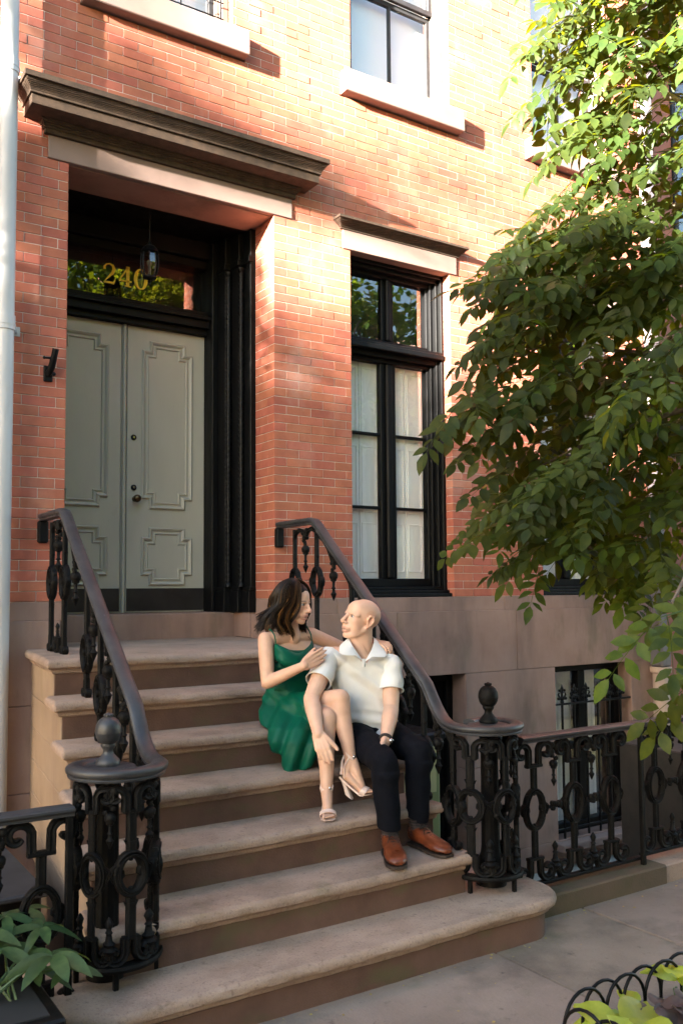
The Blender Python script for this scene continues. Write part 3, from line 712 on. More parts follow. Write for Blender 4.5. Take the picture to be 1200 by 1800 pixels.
def railing(side, label):
    """side -1: left, +1: right"""
    rnd_ = random.Random(5 + side)
    if side < 0: X = lambda y: -1.635 + .05 * y; yk, zk, ncx, ncy = -.60, ZB + .50, -1.935, -2.19
    else: X = lambda y: .025 + .095 * y; yk, zk, ncx, ncy = -.62, ZB + .507, .005, -2.22
    root = thing('stair_railing', label, 'railing', (ncx, ncy, 0), 'cast iron railings of the stoop')
    rn = .200
    def rsp(a): t = min(1, max(0, a) / R(180)); return rn - (rn - .128) * t * t * (3 - 2 * t) - .022 * max(0, (a - R(190)) / R(110))
    ye = -1.93; ze = ZR + .19
    pts = [Vector((X(0), -.03, zk + .02)), Vector((X(-.2), -.25, zk + .017)), Vector((X(yk), yk + .06, zk + .012)), Vector((X(yk), yk, zk)), Vector((X(yk), yk - .03, zk - .02))]
    n = 10
    for i in range(1, n + 1):
        t = i / n; y = (yk - .03) + (ye - yk + .03) * t; pts.append(Vector((X(y), y, (zk - .02) + (ze - zk + .02) * t)))
    # easing curve down to the scroll
    y0 = ye; xe = ncx - side * rn
    for i in range(1, 8):
        t = i / 7; y = ye + (ncy + .02 - ye) * t; x = X(ye) + (xe - X(ye)) * t * t * (3 - 2 * t)
        z = ze + (ZR - ze) * (1.0 - (1 - t) ** 2.2); pts.append(Vector((x, y, z)))
    # scroll around the newel, in front of it
    for i in range(1, 23):
        t = i / 22; a = t * R(295); rr = rsp(a)
        ang = (math.pi if side > 0 else 0) + (a if side > 0 else -a)
        pts.append(Vector((ncx + rr * math.cos(ang), ncy + rr * math.sin(ang), ZR - .002)))
    hr = MB(); hr.sweep(pts, RAILP); h = hr.build('handrail', G['rail_paint'], root, smooth=40)
    hr = MB(); p0 = pts[0]
    hr.box(p0.x - .03, p0.x + .03, -.05, .0, p0.z - .16, p0.z - .02, .01); hr.build('wall_bracket', IR, root)
    hr = MB(); hr.lathe([(0, -.024), (.105, -.024), (.112, -.01), (.105, .004), (.06, .010), (0, .012)], (ncx, ncy, ZR), 28); hr.build('scroll_plate', G['rail_paint'], root, smooth=40)
    ir = Iron(lambda s, z, d: Vector((X(s) + d, s, z)))
    def zrail(y):
        return zk if y > yk else zk - .02 + (ze - zk + .02) * (yk - .03 - y) / (yk - .03 - ye) if y > ye else ze + (ZR - ze) * (1 - (1 - (ye - y) / (ye - ncy)) ** 2.2)
    slope = (zk - ze) / (yk - ye)
    ys = [-.14, -.40, -.66] + [ry(k) + .02 for k in range(1, 5)] + [ry(5) + .08] if False else None
    feet = [(-.30, tz(0)), (-.62 - (.02 if side > 0 else 0), tz(0))] + [(ry(k) + .085, tz(k)) for k in range(1, 6)]
    prev = None
    for i, (y, zf) in enumerate(feet):
        zr = zrail(y) - .03
        if i == 0: zo = zf + .40
        elif i == 1: zo = zf + .40
        else: zo = zr - .36
        stair_baluster(ir, root, y, zf, zr, zo, rnd_)
        if prev is not None:
            ym = (y + prev) / 2; pendant(ir, root, ym, zrail(ym) - .032, slope if i > 1 else 0, abs(y - prev))
        prev = y
    b = MB(); ir.lathe(b, FINI, -.46, tz(0) + .055); ir.strip(b, [(-.40, tz(0) + .09), (-.41, tz(0) + .02), (-.46, tz(0) + .005), (-.51, tz(0) + .02), (-.52, tz(0) + .09)], .02, .03); b.build('finial', IR, root, smooth=50)
    # newel: fluted post with ball, cage of panels on a curved shoe
    zt6 = tz(6)
    post = MB(); vs = []; fs = []; prof = [(.075, 0), (.075, .05), (.06, .065), (.066, .1), (.05, .13), (.046, .16), (.042, .60), (.05, .615), (.05, .64)]
    n = 36; k = len(prof)
    for i in range(n):
        a = 2 * math.pi * i / n
        for j, (r, z) in enumerate(prof):
            q = r * (1 - (.10 if i % 3 == 0 and 5 <= j <= 6 else 0)); vs.append((ncx + q * math.cos(a), ncy + q * math.sin(a), zt6 + z * (ZR - .03 - zt6) / .64))
    for i in range(n):
        for j in range(k - 1): fs.append((i * k + j, ((i + 1) % n) * k + j, ((i + 1) % n) * k + j + 1, i * k + j + 1))
    post.add(vs, fs); po = post.build('newel_post', IR, root, smooth=40)
    f = MB(); z0 = ZR + .012
    f.lathe([(.062, 0), (.064, .012), (.058, .026), (.046, .038), (.034, .052), (.027, .062), (.026, .078), (.036, .092), (.040, .104), (.038, .110), (.052, .122), (.062, .142), (.066, .160), (.0685, .166), (.0675, .172), (.068, .18), (.064, .206), (.052, .228), (.036, .242), (.022, .248), (.022, .254), (.016, .264), (.004, .270)], (ncx, ncy, z0), 28); f.v = [(ncx + (a - ncx) * .74, ncy + (b - ncy) * .74, z0 + (c - z0) * .74) for a, b, c in f.v]
    for i in range(9): a = 2 * math.pi * i / 9; f.ball((ncx + .014 * math.cos(a), ncy + .014 * math.sin(a), z0 + .19), .006, 4)
    f.build('ball_finial', G['rail_paint'] if side < 0 else IR, po, smooth=50)
    rb = .150; a_of = lambda s: (math.pi if side > 0 else 0) + (s / rb if side > 0 else -s / rb)
    nr = Iron(lambda s, z, d: Vector((ncx + (rsp(s / rb) - .012 - d) * math.cos(a_of(s)), ncy + (rsp(s / rb) - .012 - d) * math.sin(a_of(s)), z)))
    zs = zt6 + .075; zt = ZR - .03
    sh = MB(); ring = [(ncx + (rsp(s / rb) - .012) * math.cos(a_of(s)), ncy + (rsp(s / rb) - .012) * math.sin(a_of(s)), zs) for s in [i * rb * R(230) / 30 for i in range(31)]]
    sh.sweep(ring, [(-.024, -.011), (.024, -.011), (.028, 0), (.024, .011), (-.024, .011), (-.028, 0)])
    for a in (15, 95, 180):
        q = a_of(R(a) * rb); r9 = rsp(R(a)) - .012; sh.box(ncx + r9 * math.cos(q) - .010, ncx + r9 * math.cos(q) + .010, ncy + r9 * math.sin(q) - .010, ncy + r9 * math.sin(q) + .010, zt6 - .003, zs - .005, .003)
    sh.build('newel_shoe', IR, root, smooth=35)
    step = rb * R(58); zo = (zs + zt) / 2 + .0
    for i in range(4):
        s = rb * R(18) + i * step; b = MB()
        b2 = MB()
        nr.strip(b, [(s, zt - .11), (s, zo + .068)], .032, .024); nr.strip(b2, [(s, zo - .068), (s, zs + .10)], .032, .024)
        collar(nr, b, s, zo + .115, .036, .026); collar(nr, b2, s, zo - .11, .036, .026)
        nr.strip(b, [(s - .026, zt - .108), (s + .026, zt - .108)], .018, .03, False); nr.strip(b2, [(s - .026, zs + .105), (s + .026, zs + .105)], .016, .03, False)
        for sg in (-1, 1):
            pts_ = [(s + sg * .02, zt - .11), (s + sg * .02, zt - .05)] + [(s + sg * .058 + p[0] * sg, zt - .052 + p[1]) for p in arc((0, 0), .036, .010, math.pi * .95, -math.pi * .9, 16)]
            nr.strip(b, pts_, [.027] * (len(pts_) - 1) + [.012], .032)
            pts_ = [(s + sg * .02, zs + .105), (s + sg * .02, zs + .055)] + [(s + sg * .058 + p[0] * sg, zs + .05 + p[1]) for p in arc((0, 0), .036, .010, -math.pi * .95, math.pi * .9, 16)]
            nr.strip(b2, pts_, [.027] * (len(pts_) - 1) + [.012], .032)
        o = b.build('baluster', IR, root, smooth=45); b2.build('lower_bar', IR, o, smooth=45)
        b = MB(); oval(nr, b, s, zo, .048, .072, rnd_); b.build('oval_ring', IR, o, smooth=50)
        if i < 3:
            s2 = s + step / 2; b = MB()
            for q in range(6): nr.knob(b, s2 + rnd_.uniform(-.018, .018), zt - .03 - q * .016, .017 - q * .001, rnd_.uniform(-.008, .006), 4)
            nr.lathe(b, [(r * 1.25, d * 1.15) for r, d in PEND], s2, zt - .11); b.build('pendant', IR, root, smooth=50)
            b = MB(); nr.lathe(b, [(r * 1.3, d * 1.15) for r, d in FINI], s2, zs + .055); nr.strip(b, [(s2 - .03, zs + .01), (s2 - .012, zs + .05), (s2 + .012, zs + .05), (s2 + .03, zs + .01)], .022, .03); b.build('finial', IR, root, smooth=50)
    return root
railing(-1, 'black iron stair railing with ball newel beside the pale cheek wall')
railing(1, 'black iron stair railing behind the seated man in white')

def area_fence(name, label, xa, xb, y, zbase, ztop, s0, stepx, posts, caps=True, group=None, railm=None):
    rnd_ = random.Random(11)
    root = thing(name, label, 'fence', (xa, y, zbase), group)
    ir = Iron(lambda s, z, d: Vector((s, y + d, z)))
    m = MB(); m.sweep([(xa, y, ztop), ((xa + xb) / 2, y, ztop), (xb, y, ztop)], [(-.034, -.02), (.034, -.02), (.036, -.010), (.045, .0), (.045, .008), (.03, .014), (-.03, .014), (-.045, .008), (-.045, 0), (-.036, -.010)]); m.build('top_rail', railm or G['rail_paint'], root)
    m = MB(); m.box(xa, xb, y - .018, y + .018, zbase + .035, zbase + .052, .003); m.build('bottom_rail', IR, root)
    for p in posts:
        m = MB(); m.box(p - .013, p + .013, y - .035, y - .009, zbase - .01, ztop - .02, .003); m.build('fence_post', IR, root)
    zt = ztop - .02; zs = zbase + .052; zo = (zt + zs) / 2 + .01
    s = s0
    while s < xb - .03:
        b = MB()
        b2 = MB()
        ir.strip(b, [(s, zt - .125), (s, zo + .085)], .036, .026); ir.strip(b2, [(s, zo - .085), (s, zs + .115)], .036, .026)
        ir.strip(b, [(s - .05, zt - .125), (s + .05, zt - .125)], .02, .034, False); ir.strip(b2, [(s - .05, zs + .12), (s + .05, zs + .12)], .018, .034, False)
        for sg in (-1, 1):
            h = stepx / 2
            pts_ = [(s + sg * .034, zt - .125), (s + sg * .036, zt - .06)] + [(s + sg * (h * .60) + p[0] * sg, zt - .055 + p[1]) for p in arc((0, 0), h * .36, .012, math.pi * .95, -math.pi * .85, 16)]
            ir.strip(b, pts_, [.032] * (len(pts_) - 1) + [.014], .034)
            pts_ = [(s + sg * .034, zs + .12), (s + sg * .036, zs + .06)] + [(s + sg * (h * .60) + p[0] * sg, zs + .055 + p[1]) for p in arc((0, 0), h * .36, .012, -math.pi * .95, math.pi * .85, 16)]
            ir.strip(b2, pts_, [.032] * (len(pts_) - 1) + [.014], .034)
        o = b.build('baluster', IR, root, smooth=45); b2.build('lower_bar', IR, o, smooth=45)
        b = MB(); oval(ir, b, s, zo, .062, .096, rnd_); b.build('oval_ring', IR, o, smooth=50)
        if s + stepx < xb:
            s2 = s + stepx / 2; b = MB()
            ir.strip(b, [(s + .06, zo), (s + stepx - .06, zo)], .016, .02)
            for q in range(6): ir.knob(b, s2 + rnd_.uniform(-.03, .03), zo + rnd_.uniform(-.012, .02), .016, rnd_.uniform(-.01, .0), 4)
            b.build('link_bar', IR, root, smooth=50)
            b = MB()
            for q in range(5): ir.knob(b, s2 + rnd_.uniform(-.02, .02), zt - .03 - q * .018, .018 - q * .001, rnd_.uniform(-.008, .006), 4)
            ir.lathe(b, [(r * 1.3, d * 1.2) for r, d in PEND], s2, zt - .11); b.build('pendant', IR, root, smooth=50)
            b = MB(); ir.lathe(b, [(r * 1.3, d * 1.2) for r, d in FINI], s2, zs + .05); ir.strip(b, [(s2 - .035, zs), (s2 - .012, zs + .05), (s2 + .012, zs + .05), (s2 + .035, zs)], .024, .03); b.build('finial', IR, root, smooth=50)
        s += stepx
    return root
area_fence('area_fence', 'low ornate black iron fence in front of the barred basement window', .19, 1.13, -2.23, .09, ZB - .712, .30, .29, [1.115])
area_fence('area_fence', 'far section of the ornate black iron fence, right of the square post', 1.16, 3.9, -2.20, .09, ZB - .715, 1.30, .29, [3.8])
area_fence('area_fence', 'low black iron fence section left of the stoop behind the potted plant', -3.4, -2.09, -2.25, .06, ZB - .745, -2.20 - .29 * 4, .29, [-2.105], railm=G['slate_grey'])
one('area_kerb', G['mossy_stone'], None, (.2, 1.22, -2.33, -2.14, -.76, .10), bev=.008); kk = one('area_kerb', G['tread_stone'], None, (1.225, 4.1, -2.31, -2.11, -.76, .09), bev=.008); k3 = one('area_kerb', G['riser_stone'], None, (-8, -2.13, -2.33, -2.14, -.76, .06), bev=.008)
for o, lb in zip([q for q in col.objects if q.name.startswith('area_kerb')], ('mossy brownstone kerb under the near iron fence', 'pale stone kerb under the far iron fence', 'dark stone kerb under the left iron fence')): tag(o, lb, 'kerb')
# ---------------------------------------------------------------- neighbours, street and what shades it
mat('neighbour_brick', (.38, .15, .10), (.30, .11, .075), 3, .85, bump=.2)
def row_house(name, label, x0, x1, yf, yb, h, facing, wallm, z0=-.75):
    t = thing(name, label, 'house', ((x0 + x1) / 2, yf, 0))
    ya, yb2 = (yf, yb) if facing < 0 else (yb, yf)
    one('wall', wallm, t, (x0, x1, ya, yb2, z0, h), bev=0)
    y = yf + facing * .02
    one('roof_cornice', G['cornice_stone'], t, (x0, x1, min(y, y + facing * .4), max(y, y + facing * .4), h - .7, h - .2), bev=.03)
    n = max(2, int((x1 - x0) / 2)); st = (x1 - x0) / n
    for i in range(n):
        for zc in (2.9, 6.2, 9.2):
            if zc + 1 > h - .8: continue
            cx = x0 + st * (i + .5)
            w = one('window', G['black_wood'], t, (cx - .5, cx + .5, min(y, y - facing * .1), max(y, y - facing * .1), zc - 1, zc + 1), bev=.01)
            for a, b in ((-.45, -.03), (.03, .45)):
                for c, d in ((-.93, -.04), (.04, .93)): one('pane', G['window_glass'], w, (cx + a, cx + b, min(y, y + facing * .01), max(y, y + facing * .01), zc + c, zc + d), bev=0)
            one('sill', G['lintel_stone'], t, (cx - .6, cx + .6, min(y, y + facing * .08), max(y, y + facing * .08), zc - 1.15, zc - 1.0), bev=.01)
    return t
row_house('row_house', 'red brick neighbouring house to the right, half hidden by the leaves', 4.14, 10.2, .0, 9, 11.5, -1, G['neighbour_brick'])
row_house('row_house', 'next brick house on the far right along the street', 10.22, 16.3, -.02, 9, 10.8, -1, G['far_brick'])
row_house('row_house', 'brownstone neighbour to the left, beyond the drainpipe', -8.0, -1.97, .02, 9, 10.5, -1, G['brownstone'])
for i, x in enumerate(range(-18, 30, 6)):
    row_house('row_house', 'brick house across the street, number %d from the corner' % (i + 1) if False else 'row house on the opposite side of the street, mirrored in the panes', x, x + 5.98, -20.0, -28, 10.5 + (i * 37 % 5) * .5, 1, G['far_brick' if i % 3 else 'brownstone'], z0=-.2)['group'] = 'houses across the street'
row_house('sun_blocker', 'unseen brick block added at the end of the street to hide the low sun', -86, -72, -3, -44, 16.2, 1, G['far_brick'], z0=-.2)  # out of view, added and sized to keep the sun off the lower wall

# ---------------------------------------------------------------- drainpipes, bracket, lantern, odds and ends
dp = thing('drainpipe', 'tall pale grey metal drainpipe at the left edge of the brick front', 'pipe', (-1.90, -.12, .2))
m = MB(); m.tube([(-1.90, -.12, .1), (-1.90, -.12, 4.0), (-1.90, -.12, 10.3)], .054, 20); m.build('pipe', G['zinc'], dp, smooth=40)
for z in (3.22, 4.82):
    m = MB(); m.tube([(-1.90, -.12, z), (-1.90, -.12, z + .09)], .060, 20); m.tube([(-1.90, -.12, z + .03), (-1.90, -.12, z + .04)], .0625, 20); m.build('collar', G['zinc'], dp, smooth=40)
    m = MB(); m.box(-1.845, -1.80, -.02, -.003, z + .02, z + .05, .004); m.box(-1.84, -1.785, -.008, -.003, z + .005, z + .065, .002); m.box(-1.86, -1.835, -.12, -.003, z + .025, z + .045, .002); m.build('pipe_bracket', G['zinc'], dp)
P0 = on_y(1161, 1200, -.14)
dq = thing('drainpipe', 'cream painted drainpipe with dark metal upper length, right of the basement window', 'pipe', (P0.x, -.14, -.7))
m = MB(); zc = on_y(1161, 1172, -.14).z
m.lathe([(.075, -.75), (.075, zc - .06), (.095, zc - .05), (.1, zc - .01), (.1, zc), (.085, zc)], (P0.x, -.14, 0), 20); m.build('lower_pipe', G['pipe_cream'], dq, smooth=40)
m = MB(); m.box(P0.x - .075, P0.x + .075, -.215, -.065, zc, zc + .36, .02); m.box(P0.x - .055, P0.x + .055, -.195, -.085, zc + .36, 10.2, .015); m.build('upper_pipe', G['pipe_copper'], dq)

fb = thing('flag_bracket', 'small black flagpole bracket screwed to the brick left of the door', 'bracket', (-1.613, -.003, ZB + 1.46))
m = MB(); c = Vector((-1.613, 0, ZB + 1.43)); m.box(c.x - .028, c.x + .028, -.014, -.002, c.z - .055, c.z + .045, .012); m.build('plate', G['black_paint'], fb)
m = MB(); m.tube([c + Vector((0, -.01, -.01)), c + Vector((.012, -.045, .03)), c + Vector((.022, -.075, .11)), c + Vector((.026, -.085, .14))], [.02, .022, .019, .02], 12); m.build('socket', G['black_paint'], fb, smooth=40)
m = MB(); m.tube([c + Vector((.0, -.058, .085)), c + Vector((-.035, -.05, .085))], .007, 8); m.ball(c + Vector((-.035, -.05, .085)), .010, 6); m.ball(c + Vector((.028, -.04, -.01)), .013, 6); m.build('thumb_screw', G['black_paint'], fb, smooth=40)

LX, LY, LZ = -.79, .42, ZB + 2.32
ln = thing('lantern', 'black hanging lantern with eight curved panes in the dark doorway', 'lantern', (LX, LY, LZ))
m = MB(); m.lathe([(.002, -.075), (.01, -.06), (.006, -.045), (.018, -.03), (.012, -.02), (.04, -.005), (.06, .0), (.062, .012), (.052, .014)], (LX, LY, LZ), 18)
m.build('lantern_base', G['black_paint'], ln, smooth=40); m = MB()
m.lathe([(.070, .225), (.086, .235), (.080, .245), (.066, .275), (.04, .30), (.022, .308), (.022, .32), (.010, .335), (.006, .36)], (LX, LY, LZ), 18); m.tube([(LX, LY, LZ + .355), (LX, LY, LZ + (ZB + 2.815 - LZ) / .8)], .006, 6)
lb = m.build('lantern_cap', G['black_paint'], ln, smooth=40)
for i in range(8):
    a = 2 * math.pi * (i + .5) / 8; b = 2 * math.pi * (i + 1.5) / 8
    prof = [(.054, .012), (.074, .07), (.080, .13), (.077, .19), (.070, .228)]
    m = MB(); m.tube([(LX + r * math.cos(a), LY + r * math.sin(a), LZ + z) for r, z in prof], .0055, 6); m.build('rib', G['black_paint'], ln, smooth=40)
    m = MB(); vs = []
    for r, z in prof: vs += [(LX + r * .97 * math.cos(a), LY + r * .97 * math.sin(a), LZ + z), (LX + r * .97 * math.cos(b), LY + r * .97 * math.sin(b), LZ + z)]
    m.add(vs, [(2 * j, 2 * j + 1, 2 * j + 3, 2 * j + 2) for j in range(4)]); m.build('lantern_pane', G['lantern_glass'], ln)
m = MB(); m.tube([(LX, LY, LZ + .02), (LX, LY, LZ + .11)], .012, 10); m.ball((LX, LY, LZ + .14), .026, 8, (1, 1, 1.3)); m.build('bulb', G['lamp_glass'], ln, smooth=60)

ln.scale = (.8, .8, .8)
wg = thing('window_guard', 'black iron bars with pointed leaf finials across the basement window', 'grille', (3.25, -.03, -.53))
zr_ = .635
m = MB(); m.box(2.756, 3.746, -.042, -.02, zr_ - .008, zr_ + .008, .002); m.build('cross_bar', G['black_paint'], wg)
m = MB(); m.box(2.756, 3.746, -.042, -.02, -.45, -.434, .002); m.build('cross_bar', G['black_paint'], wg)
gi = Iron(lambda s, z, d: Vector((s, -.031 + d, z)))
for i in range(6):
    x = 2.85 + i * .152
    m = MB(); m.box(x - .009, x + .009, -.040, -.022, -.54, zr_ + .05, .003); o = m.build('bar', G['black_paint'], wg)
    m = MB(); gi.lathe(m, [(.006, 0), (.02, .012), (.012, .026), (.024, .045), (.012, .06), (.011, .09), (.02, .096), (.01, .105), (.016, .125), (.008, .15), (.001, .17)], x, zr_ + .005)
    for sg in (-1, 1):
        gi.strip(m, [(x, zr_ + .05), (x + sg * .03, zr_ + .06), (x + sg * .045, zr_ + .085), (x + sg * .035, zr_ + .1)], [.012, .016, .014, .006], .014); gi.knob(m, x + sg * .026, zr_ + .12, .016, 0, 4); gi.knob(m, x + sg * .040, zr_ + .05, .017, 0, 4)
    gi.knob(m, x, zr_ + .06, .012, -.02, 4); m.build('finial', G['black_paint'], o, smooth=50)

mat('bin_green', (.20, .24, .10), (.15, .18, .08), 5, .5); mat('sign_yellow', (.42, .40, .20), None, rough=.5); mat('sign_red', (.20, .04, .03), None, rough=.5)
bn = thing('refuse_bin', 'olive green bin with a yellow label standing under the right railing', 'bin', (.56, -.55, -.75))
one('bin_body', G['bin_green'], bn, (.30, .86, -.80, -.30, -.748, .62), bev=.03); one('bin_lid', G['black_paint'], bn, (.28, .88, -.83, -.28, .62, .68), bev=.015)
lbx = one('label_plate', G['sign_yellow'], bn, (.50, .80, -.812, -.803, .28, .60), bev=.002)
for j, ch_ in enumerate('SES'):
    x = .56 + j * .075; z = .46; m = MB()
    S = [(.9, .85, .14), (.6, 1, .14), (.2, .95, .14), (.05, .75, .14), (.3, .55, .14), (.75, .45, .14), (.95, .25, .14), (.75, .03, .14), (.4, 0, .14), (.05, .15, .14)]
    st = [S] if ch_ == 'S' else [[(.1, 0, .16), (.1, 1, .16)], [(.1, .95, .12), (.9, .95, .12)], [(.1, .5, .12), (.75, .5, .12)], [(.1, .05, .12), (.9, .05, .12)]]
    for q in st: ribbon(m, [(x + a * .055, z + b * .08, w * .055) for a, b, w in q], -.8125, .003)
    m.build('letter', G['sign_red'], lbx)
mat('mesh_dark', (.05, .045, .04), (.07, .06, .05), 9, .5, metal=.4)
cr = thing('mesh_cabinet', 'dark wire mesh cabinet standing in the sunken areaway behind the far fence', 'cabinet', (3.2, -1.2, -.75))
one('cabinet_body', G['mesh_dark'], cr, (2.72, 3.75, -1.35, -.75, -.748, .42), bev=.01)
m = MB()
for i in range(40): x = 2.735 + i * .0257; m.box(x, x + .006, -1.362, -1.356, -.70, .40)
m.build('mesh_wires', G['cast_iron'], cr)['kind'] = 'stuff'
m = MB()
for i in range(43): z = -.70 + i * .0257; m.box(2.73, 3.745, -1.356, -1.351, z, z + .006)
m.build('mesh_wires', G['cast_iron'], cr)['kind'] = 'stuff'
for a, b, c, d in ((2.70, 2.74, -.748, .44), (3.73, 3.77, -.748, .44), (2.74, 3.73, .40, .44), (2.74, 3.73, -.748, -.70)): one('cabinet_frame', G['black_paint'], cr, (a, b, -1.37, -1.34, c, d))
ht = thing('storage_box', 'dark box with a flat slate grey lid left of the stoop', 'box', (-2.7, -1.35, -.75))
one('box_body', G['black_paint'], ht, (-3.55, -2.02, -1.58, -.55, -.748, .33), bev=.01); one('lid', G['slate_grey'], ht, (-3.58, -2.0, -1.62, -.52, .332, .36), bev=.008)

# hooped pit guard
hp = thing('hoop_fence', 'low black hooped iron edging around the street planting bed', 'edging', (-.82, -3.45, 0))
def hoop(ax, s, w=.205, h=.29):
    m = MB(); pts = []
    for i in range(25):
        t = i / 24
        if t < .25: q, z = -w / 2, h * .62 * t / .25 - .03 * (1 - t / .25)
        elif t > .75: q, z = w / 2, h * .62 * (1 - t) / .25 - .03 * (1 - (1 - t) / .25)
        else: a = math.pi * (1 - (t - .25) / .5); q, z = w / 2 * math.cos(a), h * .62 + h * .38 * math.sin(a)
        pts.append((s + q, -3.455 + .012 * (k % 2), z) if ax == 'x' else (-.82 + .012 * (k % 2), s + q, z))
    m.tube(pts, .006, 8); m.build('hoop', G['black_paint'], hp, smooth=50)
for k in range(18): hoop('x', -.70 + k * .103)
for k in range(10): hoop('y', -3.57 - k * .103)
for ax in (0, 1):
    m = MB()
    if ax == 0: m.box(-.83, 1.2, -3.462, -3.45, .09, .10); m.build('edge_bar', G['black_paint'], hp)
# ---------------------------------------------------------------- foliage
LEAF = dict(rough=.45, spec=.18, trans=.46, scale=20)
mat('vine_leaf', (.026, .045, .0125), (.042, .062, .014), rnd=.38, hue=.02, **LEAF)
mat('vine_leaf_rest', (.026, .045, .0125), (.042, .062, .014), rnd=.38, hue=.02, src='attr', **LEAF)
mat('leaf_stalk', (.05, .085, .025), None, rough=.5); mat('bark', (.10, .075, .055), (.16, .12, .09), 20, .9, bump=.6, bscale=60)
mat('street_leaf', (.045, .085, .02), (.07, .115, .024), rnd=.2, hue=.02, src='attr', **LEAF)
def leaflet(vs, fs, base, d, n, L, W, fold=.25, curl=.12):
    """pointed oval leaflet folded along the midrib"""
    s = d.cross(n).normalized(); n = s.cross(d).normalized(); o = len(vs)
    st = [(0, 0), (.22, .72), (.48, 1.0), (.76, .62), (1.0, 0)]
    for t, w in st:
        c = base + d * (L * t) - n * (curl * L * t * t)
        if w == 0: vs.append(c)
        else: vs += [c + s * (W / 2 * w) + n * (fold * W / 2 * w), c, c - s * (W / 2 * w) + n * (fold * W / 2 * w)]
    fs += [(o, o + 1, o + 2), (o, o + 2, o + 3), (o + 1, o + 4, o + 5, o + 2), (o + 2, o + 5, o + 6, o + 3), (o + 4, o + 7, o + 8, o + 5), (o + 5, o + 8, o + 9, o + 6), (o + 7, o + 10, o + 8), (o + 8, o + 10, o + 9)]
def compound(rnd_, pairs=5, L=.26, ll=.075, lw=.034):
    """pinnate leaf along +x, upper face +z, drooping"""
    vs = []; fs = []; droop = rnd_.uniform(.1, .4)
    def P(t): return Vector((L * t * (1 - .1 * droop * t), 0, -droop * L * t * t * .7))
    pts = [P(i / 8) for i in range(9)]
    m = MB(); m.tube(pts, [.0022 - .0013 * i / 8 for i in range(9)], 4)
    for i in range(pairs):
        t = .25 + .68 * i / (pairs - 1) * .98; p = P(t); d = (P(t + .02) - p).normalized(); q = 1 - .25 * abs(i / (pairs - 1) - .45)
        for sg in (-1, 1):
            a = R(rnd_.uniform(52, 72)); s = Vector((0, sg, 0)); dd = (d * math.cos(a) + s * math.sin(a) + Vector((0, 0, -rnd_.uniform(.0, .5)))).normalized()
            n = Vector((rnd_.uniform(-.25, .25), rnd_.uniform(-.35, .35) - sg * .1, 1)).normalized()
            leaflet(vs, fs, p + dd * .004, dd, n, ll * q * rnd_.uniform(.85, 1.12), lw * q * rnd_.uniform(.88, 1.12), rnd_.uniform(.05, .35), rnd_.uniform(.05, .3))
    p = P(1.0); d = (P(1) - P(.96)).normalized(); leaflet(vs, fs, p, d, Vector((.1, rnd_.uniform(-.2, .2), 1)), ll * 1.1, lw * 1.05, .2, .2)
    m.add(vs, fs); return m
rv = random.Random(21)
templ = [compound(rv, rv.choice((4, 4, 5, 5)), rv.uniform(.23, .32), rv.uniform(.072, .102), rv.uniform(.037, .051)) for _ in range(8)]
tmesh = [t.mesh('leaf', G['vine_leaf'], smooth=60) for t in templ]
vine = thing('leafy_tree', 'leafy green tree with feathered leaves hanging in from the right', 'tree', (.95, -4.0, 0))
place = []
def put(u, v, t, right=0.0, sc=1.0, down=None):
    """a leaf near pixel (u,v) at depth t; its stalk points mostly left/outward"""
    p = at_depth(u, v, t); lft = Vector((-RX.x, -RX.y, 0)); cam_ = Vector((-FX.x, -FX.y, 0))
    a = rv.gauss(0.25, .75) + right
    h = (lft * math.cos(a) + cam_ * math.sin(a)).normalized(); dn = rv.uniform(.0, .7) if down is None else down
    d = (h - Vector((0, 0, dn))).normalized(); up = (Vector((0, 0, 1)) + cam_ * rv.uniform(.35, 1.25) + lft * rv.uniform(-.3, .4)).normalized()
    s = up.cross(d).normalized(); n = d.cross(s).normalized()
    place.append((p, d, s, n, sc * rv.uniform(.85, 1.15)))
def inpoly(u, v, P):
    c = False; j = len(P) - 1
    for i in range(len(P)):
        if (P[i][1] > v) != (P[j][1] > v) and u < (P[j][0] - P[i][0]) * (v - P[i][1]) / (P[j][1] - P[i][1]) + P[i][0]: c = not c
        j = i
    return c
def fill(P, n, t0, t1, sc=1.0, clump=None):
    us = [p[0] for p in P]; vs = [p[1] for p in P]; k = 0; tries = 0
    while k < n and tries < n * 60:
        tries += 1; u, v = rv.uniform(min(us), max(us)), rv.uniform(min(vs), max(vs))
        if not inpoly(u, v, P): continue
        if noise.noise(Vector((u / 85, v / 70, 3.3))) < (-.18 if clump is None else clump): continue
        put(u, v, rv.uniform(t0, t1), sc=sc); k += 1
fill([(950, 470), (905, 560), (900, 640), (890, 720), (900, 780), (885, 830), (900, 880), (990, 960), (1090, 930), (1120, 1000), (1170, 1020), (1240, 960), (1500, 800), (1500, 250), (1180, 330), (1060, 370), (985, 410)], 430, 4.0, 5.3, 1.12)
fill([(1000, 640), (960, 700), (990, 800), (1020, 940), (1090, 930), (1120, 960), (1300, 940), (1300, 560), (1150, 560)], 150, 4.5, 5.4, 1.1, clump=-1)
fill([(960, 380), (900, 450), (880, 520), (930, 560), (1200, 560), (1300, 330), (1150, 340)], 110, 4.1, 5.0, 1.1, clump=-1)
fill([(990, -60), (1030, 60), (1055, 200), (1080, 330), (1500, 300), (1500, -250), (1000, -250)], 620, 4.2, 5.4, 1.08, clump=-.35)
